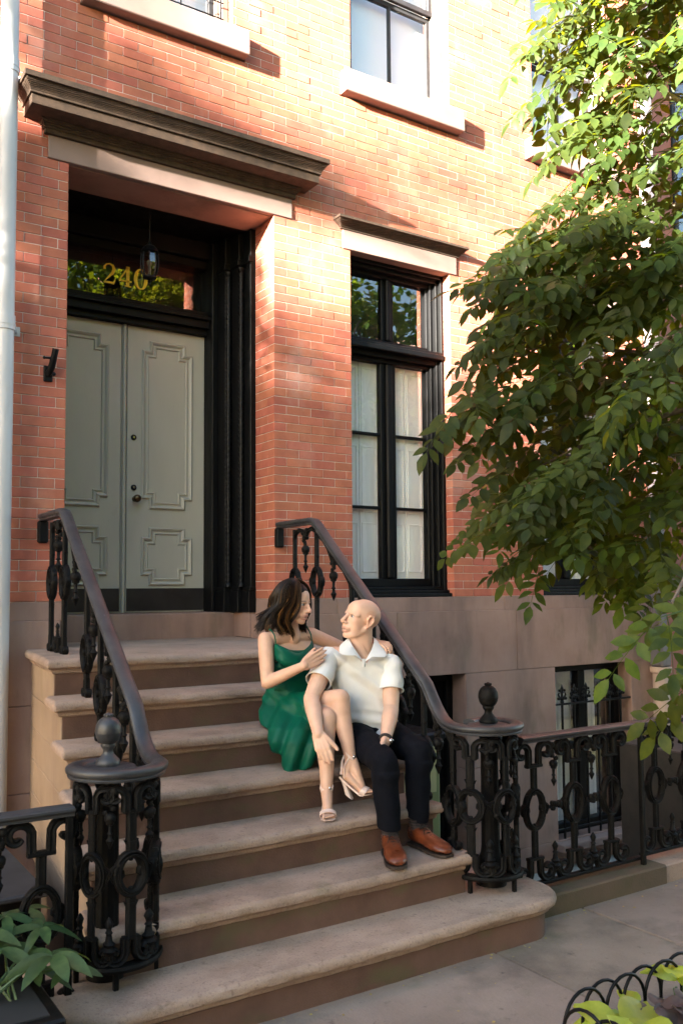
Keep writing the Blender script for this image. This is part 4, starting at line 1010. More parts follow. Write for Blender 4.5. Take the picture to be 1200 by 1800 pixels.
def spray(pts, t0, t1, n, sc=1.0, jit=14):
    for i in range(n):
        q = i / max(1, n - 1) * (len(pts) - 1); k = min(int(q), len(pts) - 2); f = q - k
        u = pts[k][0] + (pts[k + 1][0] - pts[k][0]) * f + rv.uniform(-jit, jit); v = pts[k][1] + (pts[k + 1][1] - pts[k][1]) * f + rv.uniform(-jit, jit)
        put(u, v, t0 + (t1 - t0) * i / max(1, n - 1), sc=sc, right=rv.uniform(-.3, .3), down=rv.uniform(.3, .9))
SPR = [([(960, 600), (870, 660), (800, 715)], 4.6, 4.1, 15), ([(960, 800), (900, 870), (860, 925)], 4.5, 4.3, 9), ([(1010, 880), (960, 950), (940, 985)], 4.5, 4.3, 8), ([(1060, 40), (1000, 55), (960, 60)], 4.6, 4.5, 7),
       ([(1060, 90), (1010, 110), (965, 150)], 4.6, 4.4, 8), ([(1120, 150), (1060, 200), (1010, 240)], 4.6, 4.5, 9), ([(1150, 230), (1090, 270), (1040, 300)], 4.7, 4.5, 7), ([(1080, 330), (1000, 340), (950, 385)], 4.6, 4.3, 12),
       ([(1000, 420), (940, 450), (900, 490)], 4.6, 4.4, 10), ([(980, 500), (910, 540), (880, 580)], 4.5, 4.3, 10), ([(1000, 720), (920, 740), (870, 770)], 4.5, 4.2, 9), ([(1130, 930), (1120, 980), (1130, 1030)], 5.2, 5.2, 14),
       ([(1050, 870), (1010, 860), (950, 850)], 3.9, 3.9, 10), ([(1100, 700), (1050, 780), (1000, 830)], 4.1, 3.9, 14), ([(1240, 560), (1180, 620), (1140, 690)], 3.6, 3.5, 12), ([(1260, 1050), (1195, 1075), (1160, 1085)], 3.05, 3.0, 4), ([(1290, 1180), (1240, 1170)], 3.0, 2.95, 3)]
for s_, a_, b_, n_ in SPR: spray(s_, a_, b_, n_)
place.sort(key=lambda q: -(q[4] / max(.1, (q[0] - CAM).dot(FX))) * (1 if pix(q[0])[0] < 1230 and -40 < pix(q[0])[1] < 1840 else .01))
rest = MB()
for i, (p, d, s, n, sc) in enumerate(place):
    M3 = Matrix(((d.x * sc, s.x * sc, n.x * sc), (d.y * sc, s.y * sc, n.y * sc), (d.z * sc, s.z * sc, n.z * sc))); k = rv.randrange(8)
    if i < 300:
        o = link('leaf', tmesh[k], vine); o.matrix_local = Matrix.Translation(p - OFF[vine.name]) @ M3.to_4x4()
    else: rest.add([M3 @ Vector(v) + p for v in templ[k].v], templ[k].f, rv.random())
rest.build('leaves', G['vine_leaf_rest'], vine, smooth=60, attr=True)['kind'] = 'stuff'
m = MB(); m.tube([(.95, -4.0, -.05), (.98, -3.98, .8), (1.02, -3.9, 1.7), (1.1, -3.7, 2.6), (1.12, -3.5, 3.4)], [.085, .07, .062, .055, .045], 12); m.build('trunk', G['bark'], vine, smooth=60)
top = Vector((1.12, -3.5, 3.4)); mid = Vector((1.1, -3.7, 2.6))
for a, mids, b in ((top, (1180, 210, 4.85), (1176, 20, 4.8)), (top, (1150, 330, 4.8), (980, 420, 4.7)), (mid, (1180, 620, 4.7), (940, 610, 4.6)), (mid, (1160, 700, 4.6), (930, 830, 4.5)), (mid, (1190, 820, 4.9), (1120, 960, 5.1)), (top, (1160, 150, 4.8), (1030, 80, 4.6)), (mid, (1260, 880, 3.7), (1180, 1060, 3.1))):
    p1, p2 = at_depth(*mids), at_depth(*b); pts = [a.lerp(p1, t) * (1 - t) + p1.lerp(p2, t) * t for t in [i / 10 for i in range(11)]]
    m = MB(); m.tube(pts, [.022 - .017 * i / 10 for i in range(11)], 7); m.build('limb', G['bark'], vine, smooth=60)
for s_, a_, b_, n_ in SPR:
    m = MB(); m.tube([at_depth(u, v, a_ + (b_ - a_) * i / (len(s_) - 1)) for i, (u, v) in enumerate(s_)], [.005, .0035, .002][:len(s_)], 5); m.build('twig', G['leaf_stalk'], vine, smooth=60)

# street trees out of view: they dapple the wall and show in the panes
def street_tree(name, label, x, y, zc, rad, hgt, n, ls, seed):
    r_ = random.Random(seed); t = thing(name, label, 'tree', (x, y, 0))
    m = MB(); m.tube([(x, y, -.1), (x + .1, y, 1.5), (x - .05, y + .1, zc)], [.2, .15, .08], 10)
    for i in range(7):
        a = r_.uniform(0, 6.28); m.tube([(x, y, zc - hgt * .5), (x + rad * .4 * math.cos(a), y + rad * .4 * math.sin(a), zc), (x + rad * .75 * math.cos(a), y + rad * .75 * math.sin(a), zc + r_.uniform(-.2, .6) * hgt)], [.07, .04, .015], 6)
    m.build('trunk', G['bark'], t, smooth=60)
    cl = [(Vector((r_.gauss(0, .45), r_.gauss(0, .45), r_.gauss(0, .42)))) for _ in range(26)]
    m = MB()
    for i in range(n):
        c = r_.choice(cl); q = Vector((c.x * rad, c.y * rad, c.z * hgt)) + Vector((r_.gauss(0, .16) * rad, r_.gauss(0, .16) * rad, r_.gauss(0, .12) * hgt))
        p = Vector((x, y, zc)) + q; d = Vector((r_.gauss(0, 1), r_.gauss(0, 1), r_.gauss(-.3, .6))).normalized(); u = d.orthogonal().normalized(); u = Matrix.Rotation(r_.uniform(0, 6.28), 3, d) @ u; s = d.cross(u)
        m.add([p, p + d * ls * .5 + s * ls * .28, p + d * ls, p + d * ls * .5 - s * ls * .28], [(0, 1, 2, 3)], r_.random())
    m.build('crown', G['street_leaf'], t, attr=True)['kind'] = 'stuff'
street_tree('street_tree', 'street tree down the pavement to the left, out of the picture', -14.0, -2.75, 6.5, 1.2, 1.2, 4200, .14, 3)
street_tree('street_tree', 'second street tree further down the pavement, out of the picture', -26.0, -7.2, 10.2, 2.6, 2.4, 330, .2, 4)
for i, (x, y, zc, rad, h) in enumerate(((-3, -15.2, 9, 3.2, 3.6), (4.5, -15.5, 9.5, 3.4, 4.0), (11.5, -15.0, 9, 3.6, 4.2), (18.5, -15.5, 8, 3.4, 4.0))):
    street_tree('street_tree', ('round', 'tall', 'broad', 'far right')[i] + ' tree across the street that the window panes mirror', x, y, zc, rad, h, 3600, .34, 30 + i)

# potted plant, bedding plants, fallen leaves
mat('hellebore', (.026, .056, .020), (.045, .082, .032), rnd=.2, hue=.012, rough=.4, spec=.25, trans=.2, scale=25)
mat('lime_leaf', (.22, .30, .03), (.28, .36, .05), rnd=.2, hue=.02, rough=.5, trans=.35, scale=20)
mat('purple_leaf', (.045, .03, .03), (.07, .055, .045), rnd=.25, hue=.03, rough=.5, trans=.15, scale=20)
mat('dry_leaf', (.35, .26, .05), (.25, .17, .05), rnd=.3, hue=.03, rough=.7, scale=30, src='attr')
def big_leaf(base, d, n, L, W, seg=6, curl=.35, fold=.2, wav=.0):
    m = MB(); s = d.cross(n).normalized(); n = s.cross(d).normalized(); vs = []; fs = []
    for i in range(seg + 1):
        t = i / seg; w = math.sin(math.pi * min(1, t * .93 + .05)) ** .8 * W / 2 if 0 < i < seg else .001; c = base + d * (L * t) - Vector((0, 0, 1)) * (curl * L * t * t)
        for k in (-1, -.5, 0, .5, 1): vs.append(c + s * (w * k) + n * (fold * w * abs(k) + wav * math.sin(7 * t + 3 * k) * W * .1))
    for i in range(seg):
        for k in range(4): fs.append((i * 5 + k, i * 5 + k + 1, i * 5 + k + 6, i * 5 + k + 5))
    m.add(vs, fs); return m
rp = random.Random(3)
hb = thing('potted_plant', 'glossy green plant with long pointed leaflets in a dark planter beside the stoop', 'plant', (-2.42, -2.62, 0))
m = MB(); m.box(-2.72, -2.28, -2.78, -2.44, .0, .34, .012); m.box(-2.74, -2.26, -2.80, -2.42, .30, .345, .008); m.build('planter', G['black_paint'], hb); one('potting_soil', G['dark_room'], hb, (-2.70, -2.30, -2.76, -2.46, .32, .35), bev=0)
for (u, v, z, n, L, a0) in ((92, 1680, .47, 7, .165, 2.0), (75, 1630, .50, 6, .135, .7), (0, 1668, .47, 6, .175, 1.0), (10, 1610, .52, 6, .13, 2.6), (45, 1600, .44, 5, .12, .2), (60, 1700, .38, 5, .13, 3.3), (-40, 1640, .5, 6, .17, .5), (120, 1700, .40, 4, .12, 4.0)):
    c = on_z(u, v, z); b = MB(); b.tube([(-2.45 + rp.uniform(-.1, .1), -2.6, .34), (c.x * .5 - 1.24, c.y * .5 - 1.31, .43), c], [.005, .004, .003], 6); st = b.build('stalk', G['leaf_stalk'], hb, smooth=60)
    for i in range(n):
        a = a0 + i * 2 * math.pi / n * rp.uniform(.92, 1.08); d = Vector((math.cos(a), math.sin(a), rp.uniform(-.15, .25))).normalized()
        big_leaf(c, d, Vector((-.25, -.35, 1)), L * rp.uniform(.85, 1.15), L * .31 * rp.uniform(.85, 1.1), 7, rp.uniform(.2, .5), rp.uniform(.05, .25)).build('leaf', G['hellebore'], hb, smooth=60)
cg = 'bedding plants inside the hooped edging'
for i, (x, y, h, mt, n, L, lb) in enumerate(((-.62, -3.66, .20, 'lime_leaf', 9, .17, 'lime green plant at the left corner of the hooped bed'), (-.42, -3.74, .26, 'lime_leaf', 10, .19, 'lime green plant with the largest leaf in the bed'), (-.22, -3.66, .24, 'purple_leaf', 14, .10, 'dark purple plant in the middle of the bed'), (-.02, -3.70, .27, 'purple_leaf', 14, .11, 'dark purple plant near the right edge'), (-.30, -3.58, .20, 'lime_leaf', 7, .12, 'small lime plant close behind the hoops'), (.16, -3.62, .28, 'lime_leaf', 9, .13, 'lime green plant at the right edge of the picture'), (.4, -3.8, .3, 'lime_leaf', 10, .17, 'lime green plant further right in the bed'), (-.55, -3.95, .22, 'purple_leaf', 12, .11, 'dark purple plant nearest the street'))):
    if i < 6: q_ = on_z((1035, 1105, 1150, 1195, 1085, 1190)[i], (1785, 1790, 1765, 1750, 1760, 1700)[i], h); x, y = q_.x, min(q_.y, -3.52)
    t = thing('bedding_plant', lb, 'plant', (x, y, 0), cg)
    m = MB()
    for k in range(4): m.tube([(x, y, -.01), (x + rp.uniform(-.05, .05), y + rp.uniform(-.05, .05), h * .8)], [.006, .004], 5)
    m.build('stem', G['leaf_stalk'], t)
    for k in range(n):
        a = k * 2.4 + i; d = Vector((math.cos(a), math.sin(a), rp.uniform(-.1, .5))).normalized(); big_leaf(Vector((x, y, h * rp.uniform(.55, 1.0))) + d * .02, d, Vector((0, -.3, 1)), L * rp.uniform(.7, 1.1), L * .72, 6, rp.uniform(.1, .5), .15, .6).build('leaf', G[mt], t, smooth=60)
m = MB()
for i in range(46):
    x = rp.uniform(-1.5, 1.4); y = (-2.52 if x < .1 else -2.345) - abs(rp.gauss(0, .05)); a = rp.uniform(0, 6.28); d = Vector((math.cos(a), math.sin(a), .1)); s = Vector((-math.sin(a), math.cos(a), .2)); p = Vector((x, y, .006)); L = rp.uniform(.008, .022)
    m.add([p, p + d * L * .5 + s * L * .35, p + d * L, p + d * L * .5 - s * L * .35], [(0, 1, 2, 3)], rp.random())
for i in range(40):
    x = rp.uniform(-2.0, 1.6); y = rp.uniform(-3.6, -2.6); a = rp.uniform(0, 6.28); d = Vector((math.cos(a), math.sin(a), .1)); s = Vector((-math.sin(a), math.cos(a), .2)); p = Vector((x, y, .006)); L = rp.uniform(.006, .018)
    m.add([p, p + d * L * .5 + s * L * .35, p + d * L, p + d * L * .5 - s * L * .35], [(0, 1, 2, 3)], rp.random())
tag(m.build('fallen_leaves', G['dry_leaf'], attr=True), 'small dry yellow leaves blown against the foot of the stoop', 'leaves', kind='stuff')
# ---------------------------------------------------------------- the couple
def J(u, v, y): return on_y(u, v, y)
def evaluated(me, mods):
    o = bpy.data.objects.new('tmp', me); col.objects.link(o); mods(o)
    dg = bpy.context.evaluated_depsgraph_get(); dg.update()
    out = bpy.data.meshes.new_from_object(o.evaluated_get(dg)); bpy.data.objects.remove(o); return out
class Body:
    """overlapping closed shapes fused into one continuous skin"""
    def __init__(s): s.m = MB()
    def cap(s, pts, rs, n=14):
        """tapered limb through the points with rounded ends"""
        P = [Vector(p) for p in pts]; path = []; rad = []
        d0 = (P[1] - P[0]).normalized(); d1 = (P[-1] - P[-2]).normalized()
        for k in (0, .25, .5, .75):
            a = math.pi / 2 * k; path.append(P[0] - d0 * rs[0] * math.cos(a)); rad.append(max(.0006, rs[0] * math.sin(a)))
        for i in range(len(P) - 1):
            for k in range(4): t = k / 4; path.append(P[i].lerp(P[i + 1], t)); rad.append(rs[i] + (rs[i + 1] - rs[i]) * t)
        path.append(P[-1]); rad.append(rs[-1])
        for k in (.75, .5, .25, 0):
            a = math.pi / 2 * k; path.append(P[-1] + d1 * rs[-1] * math.cos(a)); rad.append(max(.0006, rs[-1] * math.sin(a)))
        s.m.tube(path, rad, n)
    def loft(s, rings, n=24, p=2.3):
        """rings: (centre, right vector, front vector) with lengths = half sizes"""
        vs = []; fs = []; k = len(rings)
        for c, a, b in rings:
            for j in range(n):
                t = 2 * math.pi * j / n; cx, sx = math.cos(t), math.sin(t)
                vs.append(Vector(c) + Vector(a) * (abs(cx) ** (2 / p) * (1 if cx > 0 else -1)) + Vector(b) * (abs(sx) ** (2 / p) * (1 if sx > 0 else -1)))
        for i in range(k - 1):
            for j in range(n): fs.append((i * n + j, i * n + (j + 1) % n, (i + 1) * n + (j + 1) % n, (i + 1) * n + j))
        fs += [tuple(range(n))[::-1], tuple((k - 1) * n + j for j in range(n))]; s.m.add(vs, fs)
    def ell(s, c, ax, n=10):
        """ellipsoid with three axis vectors"""
        vs = []; fs = []; c = Vector(c); X, Y, Z = [Vector(q) for q in ax]; M2 = 2 * n
        for i in range(1, n):
            t = math.pi * i / n
            for j in range(M2): a = math.pi * j / n; vs.append(c + X * (math.sin(t) * math.cos(a)) + Y * (math.sin(t) * math.sin(a)) + Z * math.cos(t))
        for i in range(n - 2):
            for j in range(M2): fs.append((i * M2 + j, (i + 1) * M2 + j, (i + 1) * M2 + (j + 1) % M2, i * M2 + (j + 1) % M2))
        k = len(vs); vs += [c + Z, c - Z]
        for j in range(M2): fs += [(k, j, (j + 1) % M2), (k + 1, (n - 2) * M2 + (j + 1) % M2, (n - 2) * M2 + j)]
        s.m.add(vs, fs)
    def fuse(s, voxel, iters, fac=.5):
        me = s.m.mesh('fuse', None)
        def mods(o):
            r = o.modifiers.new('r', 'REMESH'); r.mode = 'VOXEL'; r.voxel_size = voxel
            q = o.modifiers.new('s', 'SMOOTH'); q.factor = fac; q.iterations = iters
        return evaluated(me, mods)
def finish(me, name, mat_, parent, fn=None, cuts=(), colour=None):
    """displace by fn(co, normal) -> offset, cut away by planes, colour per vertex, link"""
    if fn:
        ns = [v.normal.copy() for v in me.vertices]
        for v, n_ in zip(me.vertices, ns): v.co = v.co + fn(v.co.copy(), n_)
    if cuts:
        bm = bmesh.new(); bm.from_mesh(me)
        for p, n_, sel in cuts:
            geom = [f for f in bm.faces if sel(f.calc_center_median())]; vs = {v for f in geom for v in f.verts}; es = {e for f in geom for e in f.edges}
            bmesh.ops.bisect_plane(bm, geom=list(vs) + list(es) + geom, plane_co=p, plane_no=n_, clear_outer=True, dist=1e-5)
        bm.to_mesh(me); bm.free()
    if colour:
        a = me.color_attributes.new('tint', 'FLOAT_COLOR', 'POINT')
        for v in me.vertices: a.data[v.index].color = (*colour(v.co), 1)
    off = OFF[parent.name]
    for v in me.vertices: v.co = v.co - off
    me.polygons.foreach_set('use_smooth', [True] * len(me.polygons)); me.materials.clear(); me.materials.append(mat_); me.name = name
    o = link(name, me, parent); OFF[o.name] = off; return o
def skin_mat(name, rough=.48):
    m = mat(name, (.5, .3, .2), None, rough=rough, spec=.4, sss=.10, bump=.04, bscale=300); n = m.node_tree.nodes; l = m.node_tree.links
    a = n.new('ShaderNodeAttribute'); a.attribute_name = 'tint'; t = n.new('ShaderNodeTexNoise'); t.inputs['Scale'].default_value = 18; t.inputs['Detail'].default_value = 8
    g = n.new('ShaderNodeNewGeometry'); l.new(g.outputs['Position'], t.inputs['Vector'])
    x = n.new('ShaderNodeMix'); x.data_type = 'RGBA'; x.blend_type = 'MULTIPLY'; x.inputs[0].default_value = .30; l.new(a.outputs['Color'], x.inputs[6]); l.new(t.outputs['Fac'], x.inputs[7])
    l.new(x.outputs[2], n['Principled BSDF'].inputs['Base Color']); return m
skin_mat('skin')
mat('white_knit', (.70, .69, .665), (.66, .65, .625), 6, .85, bump=.25, bscale=420, sheen=.3, bdist=.002)
mat('navy_wool', (.0022, .0027, .0052), (.0035, .0042, .0075), 30, .9, spec=.12, bump=.25, bscale=500, bdist=.002)
mat('green_satin', (.0, .068, .039), (.0, .082, .048), 5, .46, .55, spec=.18)
mat('tan_leather', (.145, .034, .011), (.08, .018, .006), 14, .26, .4, spec=.5, bump=.08, bscale=160, coat=.08)
mat('dark_sole', (.03, .018, .012), None, rough=.6); mat('lace', (.02, .015, .012), None, rough=.8)
mat('sock', (.018, .015, .016), None, rough=.9); mat('sock_stripe', (.06, .042, .042), None, rough=.9)
mat('nude_leather', (.74, .56, .48), (.70, .52, .44), 20, .35, spec=.5); mat('nail', (.62, .32, .28), None, rough=.25, coat=.5)
mat('eye_white', (.42, .38, .36), None, rough=.15, coat=.5); mat('iris', (.02, .012, .008), None, rough=.1, coat=.8); mat('teeth', (.82, .79, .72), None, rough=.25)
mat('hair', (.004, .0028, .0022), (.007, .0045, .003), 30, .5, spec=.1); 
def hair_mat():
    m = mat('hair_strands', (.012, .008, .006), None, rough=.42, spec=.14); n = m.node_tree.nodes; l = m.node_tree.links
    a = n.new('ShaderNodeAttribute'); a.attribute_name = 'rnd'; r = n.new('ShaderNodeValToRGB'); e = r.color_ramp.elements
    e[0].position = 0; e[0].color = (.006, .0037, .0026, 1); e[1].position = 1; e[1].color = (.22, .10, .024, 1)
    q = r.color_ramp.elements.new(.6); q.color = (.015, .008, .0045, 1); q = r.color_ramp.elements.new(.8); q.color = (.075, .034, .010, 1)
    l.new(a.outputs['Fac'], r.inputs[0]); l.new(r.outputs[0], n['Principled BSDF'].inputs['Base Color'])
hair_mat()

class Head:
    def __init__(s, c, f, up, k=1.0):
        s.c = Vector(c); s.f = Vector(f).normalized(); up = Vector(up); s.l = up.cross(s.f).normalized(); s.u = s.f.cross(s.l).normalized(); s.k = k
    def __call__(s, f, l, u): return s.c + (s.f * f + s.l * l + s.u * u) * s.k
    def vec(s, f, l, u): return (s.f * f + s.l * l + s.u * u) * s.k
    def local(s, p): d = (p - s.c) / s.k; return d.dot(s.f), d.dot(s.l), d.dot(s.u)
def add_head(B, H, fem=False, smile=1.0):
    k = H.k
    def E(c, r): B.ell(H(*c), (H.vec(r[0], 0, 0), H.vec(0, r[1], 0), H.vec(0, 0, r[2])))
    E((-.018, 0, .032), (.096, .075, .080)); E((.026, 0, .04), (.058, .064, .058)); E((.030, 0, -.030), (.053, .062 if not fem else .056, .072)); E((.032, 0, -.066), (.040, .046 if not fem else .040, .036))
    jw = .050 if not fem else .045
    for s_ in (-1, 1):
        B.cap([H(-.012, s_ * jw, -.045), H(.03, s_ * jw * .72, -.082), H(.060, s_ * .014, -.098)], [.020 * k, .019 * k, .017 * k], 10)
        E((.050, s_ * .036, -.022), (.027, .025, .026)); E((.036, s_ * .039, -.050), (.030, .022, .030)); E((.054, s_ * .022, -.046), (.024, .022, .026))
        B.cap([H(.070, s_ * .017, .0060), H(.0765, s_ * .031, .0120), H(.066, s_ * .046, .0065)], [.0048 * k, .0056 * k, .0048 * k], 8)
        B.cap([H(.070, s_ * .018, -.0030), H(.0745, s_ * .031, -.0070), H(.065, s_ * .045, -.0030)], [.0046 * k, .0052 * k, .0046 * k], 8)
        B.cap([H(.074, s_ * .008, .020), H(.070, s_ * .038, .021), H(.052, s_ * .056, .012)], [.011 * k, .011 * k, .010 * k], 8)
        E((.090, s_ * .0125, -.036), (.011, .008, .0085))
        # ear: rim, lobe and bowl
        B.cap([H(-.004, s_ * .073, -.028), H(.002, s_ * .077, .002), H(-.006, s_ * .083, .024), H(-.022, s_ * .088, .024), H(-.030, s_ * .086, .004), H(-.020, s_ * .080, -.022), H(-.008, s_ * .075, -.036)], [.006 * k] * 7, 8)
        E((-.014, s_ * .074, -.002), (.016, .006, .024)); E((-.006, s_ * .073, -.034), (.009, .006, .009))
    B.cap([H(.080, 0, .014), H(.094, 0, -.010), H(.106, 0, -.029)], [.0095 * k, .0105 * k, .0125 * k], 10)
    E((.066, 0, -.098), (.019, .021, .017)); E((.072, 0, -.060), (.024, .030, .026))
    w = .023 + .007 * smile; zc = -.062 + .009 * smile
    B.cap([H(.073, -w, zc), H(.089, -.010, -.060), H(.091, 0, -.0605), H(.089, .010, -.060), H(.073, w, zc)], [.004 * k, .0062 * k, .0060 * k, .0062 * k, .004 * k], 8)
    B.cap([H(.072, -w * .95, zc - .002), H(.0855, -.010, -.0775), H(.0865, 0, -.0790), H(.0855, .010, -.0775), H(.072, w * .95, zc - .002)], [.004 * k, .0066 * k, .0070 * k, .0066 * k, .004 * k], 8)
def relax(me, H, n=22):
    """even out skull, cheeks and jaw; leave eyes, nose, mouth and ears alone"""
    bm = bmesh.new(); bm.from_mesh(me); sel = []
    for v in bm.verts:
        f, l, u = H.local(v.co)
        if not (abs(f) < .14 and abs(l) < .12 and -.125 < u < .14): continue
        if f > .05 and .010 < abs(l) < .043 and abs(u - .003) < .017: continue
        if f > .076 and abs(l) < .023 and -.052 < u < .022: continue
        if f > .060 and abs(l) < .031 and -.096 < u < -.051: continue
        if abs(l) > .066 and -.047 < f < .018 and -.05 < u < .038: continue
        sel.append(v)
    for _ in range(n): bmesh.ops.smooth_vert(bm, verts=sel, factor=.5, use_axis_x=True, use_axis_y=True, use_axis_z=True)
    bm.to_mesh(me); bm.free(); me.update(); return me
def head_disp(H):
    def fn(co, n_):
        f, l, u = H.local(co)
        d = Vector((0, 0, 0))
        if f > .03:
            for s_ in (-1, 1):
                q = ((l - s_ * .031) / .013) ** 2 + ((u - .0025) / .0045) ** 2; d -= H.f * (.0050 * H.k * math.exp(-q))
            q = (l / .022) ** 4 + ((u + .0695) / .0050) ** 2; d -= H.f * (.0045 * H.k * math.exp(-q))
            for s_ in (-1, 1):
                q = ((l - s_ * .033) / .006) ** 2 + ((u + .050) / .02) ** 2; d -= H.f * (.0006 * H.k * math.exp(-q))
        if abs(l) > .06 and f < .02:
            q = ((f + .012) / .009) ** 2 + ((u - .004) / .015) ** 2; d -= H.l * (math.copysign(.006, l) * H.k * math.exp(-q))
        return d
    return fn
def face_parts(H, root, brow, open_=1.0):
    for s_ in (-1, 1):
        e = MB(); e.ball(H(.0672, s_ * .031, .0025), .0112 * H.k, 9); ey = e.build('eye', G['eye_white'], root, smooth=80)
        e = MB(); p = H(.0672, s_ * .031, .0025); g = (H.f * .95 + H.l * (.20 * 1)).normalized() if False else H.f
        e.ball(p + g * (.0072 * H.k), .0062 * H.k, 7); e.build('iris', G['iris'], ey, smooth=80)
    b = MB(); b.tube([H(.0745, -.023, -.0625), H(.0842, -.011, -.0682), H(.0858, 0, -.0692), H(.0842, .011, -.0682), H(.0745, .023, -.0625)], [.0018 * H.k, .0036 * H.k, .0040 * H.k, .0036 * H.k, .0018 * H.k], 6); b.build('teeth', G['teeth'], root, smooth=60)
def skin_colour(base, H, lips, brow, blush, nails=()):
    base = Vector(base); lips = Vector(lips); 
    def fn(co):
        c = base.copy(); f, l, u = H.local(co)
        if abs(f) < .2 and abs(l) < .15 and abs(u) < .16:
            if f > .03:
                w = math.exp(-((l / .025) ** 4 + ((u + .0600) / .0050) ** 2)) + math.exp(-((l / .022) ** 4 + ((u + .0805) / .0055) ** 2)); c = c.lerp(lips, min(1, w) * .9)
                w = math.exp(-((l / .024) ** 4 + ((u + .0695) / .0030) ** 2)); c = c.lerp(Vector((.12, .05, .04)), w * .8)
                for s_ in (-1, 1):
                    w = math.exp(-(((l - s_ * .044) / .02) ** 2 + ((u + .026) / .018) ** 2)) * blush; c = c.lerp(Vector((base.x, base.y * .72, base.z * .68)), w)
                    w = math.exp(-(((l - s_ * .031) / .0155) ** 4 + ((u - .0105 + 20 * (l - s_ * .031) ** 2) / .0030) ** 2)); c = c.lerp(Vector((.03, .015, .01)), w * .85)
                    w = math.exp(-(((l - s_ * .031) / .0145) ** 4 + ((u + .0035 - 14 * (l - s_ * .031) ** 2) / .0022) ** 2)); c = c.lerp(Vector((.25, .12, .08)), w * .4)
                    if brow: w = math.exp(-(((l - s_ * .036) / .020) ** 4 + ((u - .0225 + 6 * (l - s_ * .03) ** 2) / .0034) ** 2)); c = c.lerp(Vector((.03, .018, .012)), w * brow)
                w = math.exp(-((l / .012) ** 2 + ((u + .03) / .014) ** 2)) * .35; c = c.lerp(Vector((base.x, base.y * .75, base.z * .7)), w)
            if abs(l) > .07: c = c.lerp(Vector((base.x, base.y * .80, base.z * .74)), .35)
        return c
    return fn
def hand(B, w, d, n, side, curl, k=1.0, spread=.10, thumb=(.55, .8, .25), thumb_curl=.25, r=1.0, out=None):
    """w wrist, d towards the fingers, n the way the palm faces; side +1/-1 picks the thumb's side"""
    d = Vector(d).normalized(); n = Vector(n); n = (n - d * n.dot(d)).normalized(); t = d.cross(n) * side; tips = []
    offs = (.031, .0105, -.0105, -.030); lens = (.070, .078, .072, .056); kl = (.088, .091, .086, .078)
    for i in range(4):
        kn = w + (d * kl[i] + t * offs[i] * 1.0) * k
        B.cap([w + t * offs[i] * .62 * k + d * .006 * k, kn], [.0155 * k * r, .0125 * k * r], 10)
        dd = (d + t * (spread * (1.4, .45, -.45, -1.5)[i])).normalized(); p = kn; pts = [p]
        c = curl[i] if isinstance(curl, (list, tuple)) else curl
        for j, q in enumerate((.46, .30, .24)):
            ca = c * (.8, 1.1, .8)[j]; ax = dd.cross(n).normalized(); dd = (Matrix.Rotation(ca, 3, ax) @ dd).normalized(); nn = (Matrix.Rotation(ca, 3, ax) @ n); n_i = nn; p = p + dd * (lens[i] * q * k); pts.append(p)
        rr = (.0094, .0096, .0092, .0080)[i] * k * r
        B.cap(pts, [rr * 1.04, rr * 1.0, rr * .93, rr * .78], 10); tips.append((pts[-1], dd, -n))
    b = w + (d * .020 + t * .026) * k; dd = (d * thumb[0] + t * thumb[1] + n * thumb[2]).normalized(); pts = [w + (d * .012 + t * .012) * k, b]
    p = b
    for j, L in enumerate((.042, .034, .027)):
        ax = dd.cross(d + n * .3); dd = (Matrix.Rotation(thumb_curl, 3, ax.normalized()) @ dd).normalized() if ax.length > 1e-3 and j else dd
        p = p + dd * L * k; pts.append(p)
    B.cap(pts, [.016 * k * r, .0155 * k * r, .0125 * k * r, .0112 * k * r, .0092 * k * r], 10); tips.append((pts[-1], dd, -n))
    if out is not None: out.extend(tips)
    return tips
def wr(sc, amp, st=(1, 1, 1), seed=0.0):
    def fn(co): return amp * noise.noise(Vector((co.x * sc * st[0] + seed, co.y * sc * st[1], co.z * sc * st[2])))
    return fn
def smoothline(P, n=24):
    out = []
    for i in range(n + 1):
        t = i / n * (len(P) - 1); k = min(int(t), len(P) - 2); f = t - k; p0 = P[max(0, k - 1)]; p1 = P[k]; p2 = P[k + 1]; p3 = P[min(len(P) - 1, k + 2)]
        out.append(p1 * (2 * f ** 3 - 3 * f * f + 1) + p2 * (3 * f * f - 2 * f ** 3) + (p2 - p0) * .5 * (f ** 3 - 2 * f * f + f) + (p3 - p1) * .5 * (f ** 3 - f * f))
    return out
LFT = Vector((-.838, .545, 0)); RGT = -LFT; TOC = Vector((-.545, -.838, 0)); UP = Vector((0, 0, 1))

# ================= man
man = thing('person', 'man in white polo shirt and navy trousers sitting on the steps, looking up', 'person', (-.3, -1.75, tz(5)))
mj = dict(pel=J(646, 1290, -1.60), hipR=J(627, 1300, -1.66), hipL=J(675, 1292, -1.63), kneeR=J(676, 1340, -2.06), kneeL=J(737, 1322, -2.02), ankR=J(685, 1466, -2.07), ankL=J(733, 1452, -2.03),
          shR=J(577, 1155, -1.57), shL=J(686, 1166, -1.70), elR=J(547, 1228, -1.70), elL=J(687, 1247, -1.79), wrR=J(559, 1290, -1.86), wrL=J(677, 1303, -1.96), neck=J(638, 1150, -1.605), head=J(633, 1089, -1.625))
rv_ = (mj['shL'] - mj['shR']); rv_.z = 0; rv_.normalize(); fv = Vector((rv_.y, -rv_.x, 0)); fv = fv if fv.dot(TOC) > 0 else -fv
HM = Head(mj['head'], LFT * .88 + TOC * .56 + UP * .26, UP + RGT * .10, 1.02)
B = Body(); add_head(B, HM, False, .9)
B.cap([HM(-.022, 0, -.045), HM(-.024, 0, -.08).lerp(mj['neck'], .4), mj['neck'] + Vector((0, 0, -.03))], [.058, .060, .068], 16)
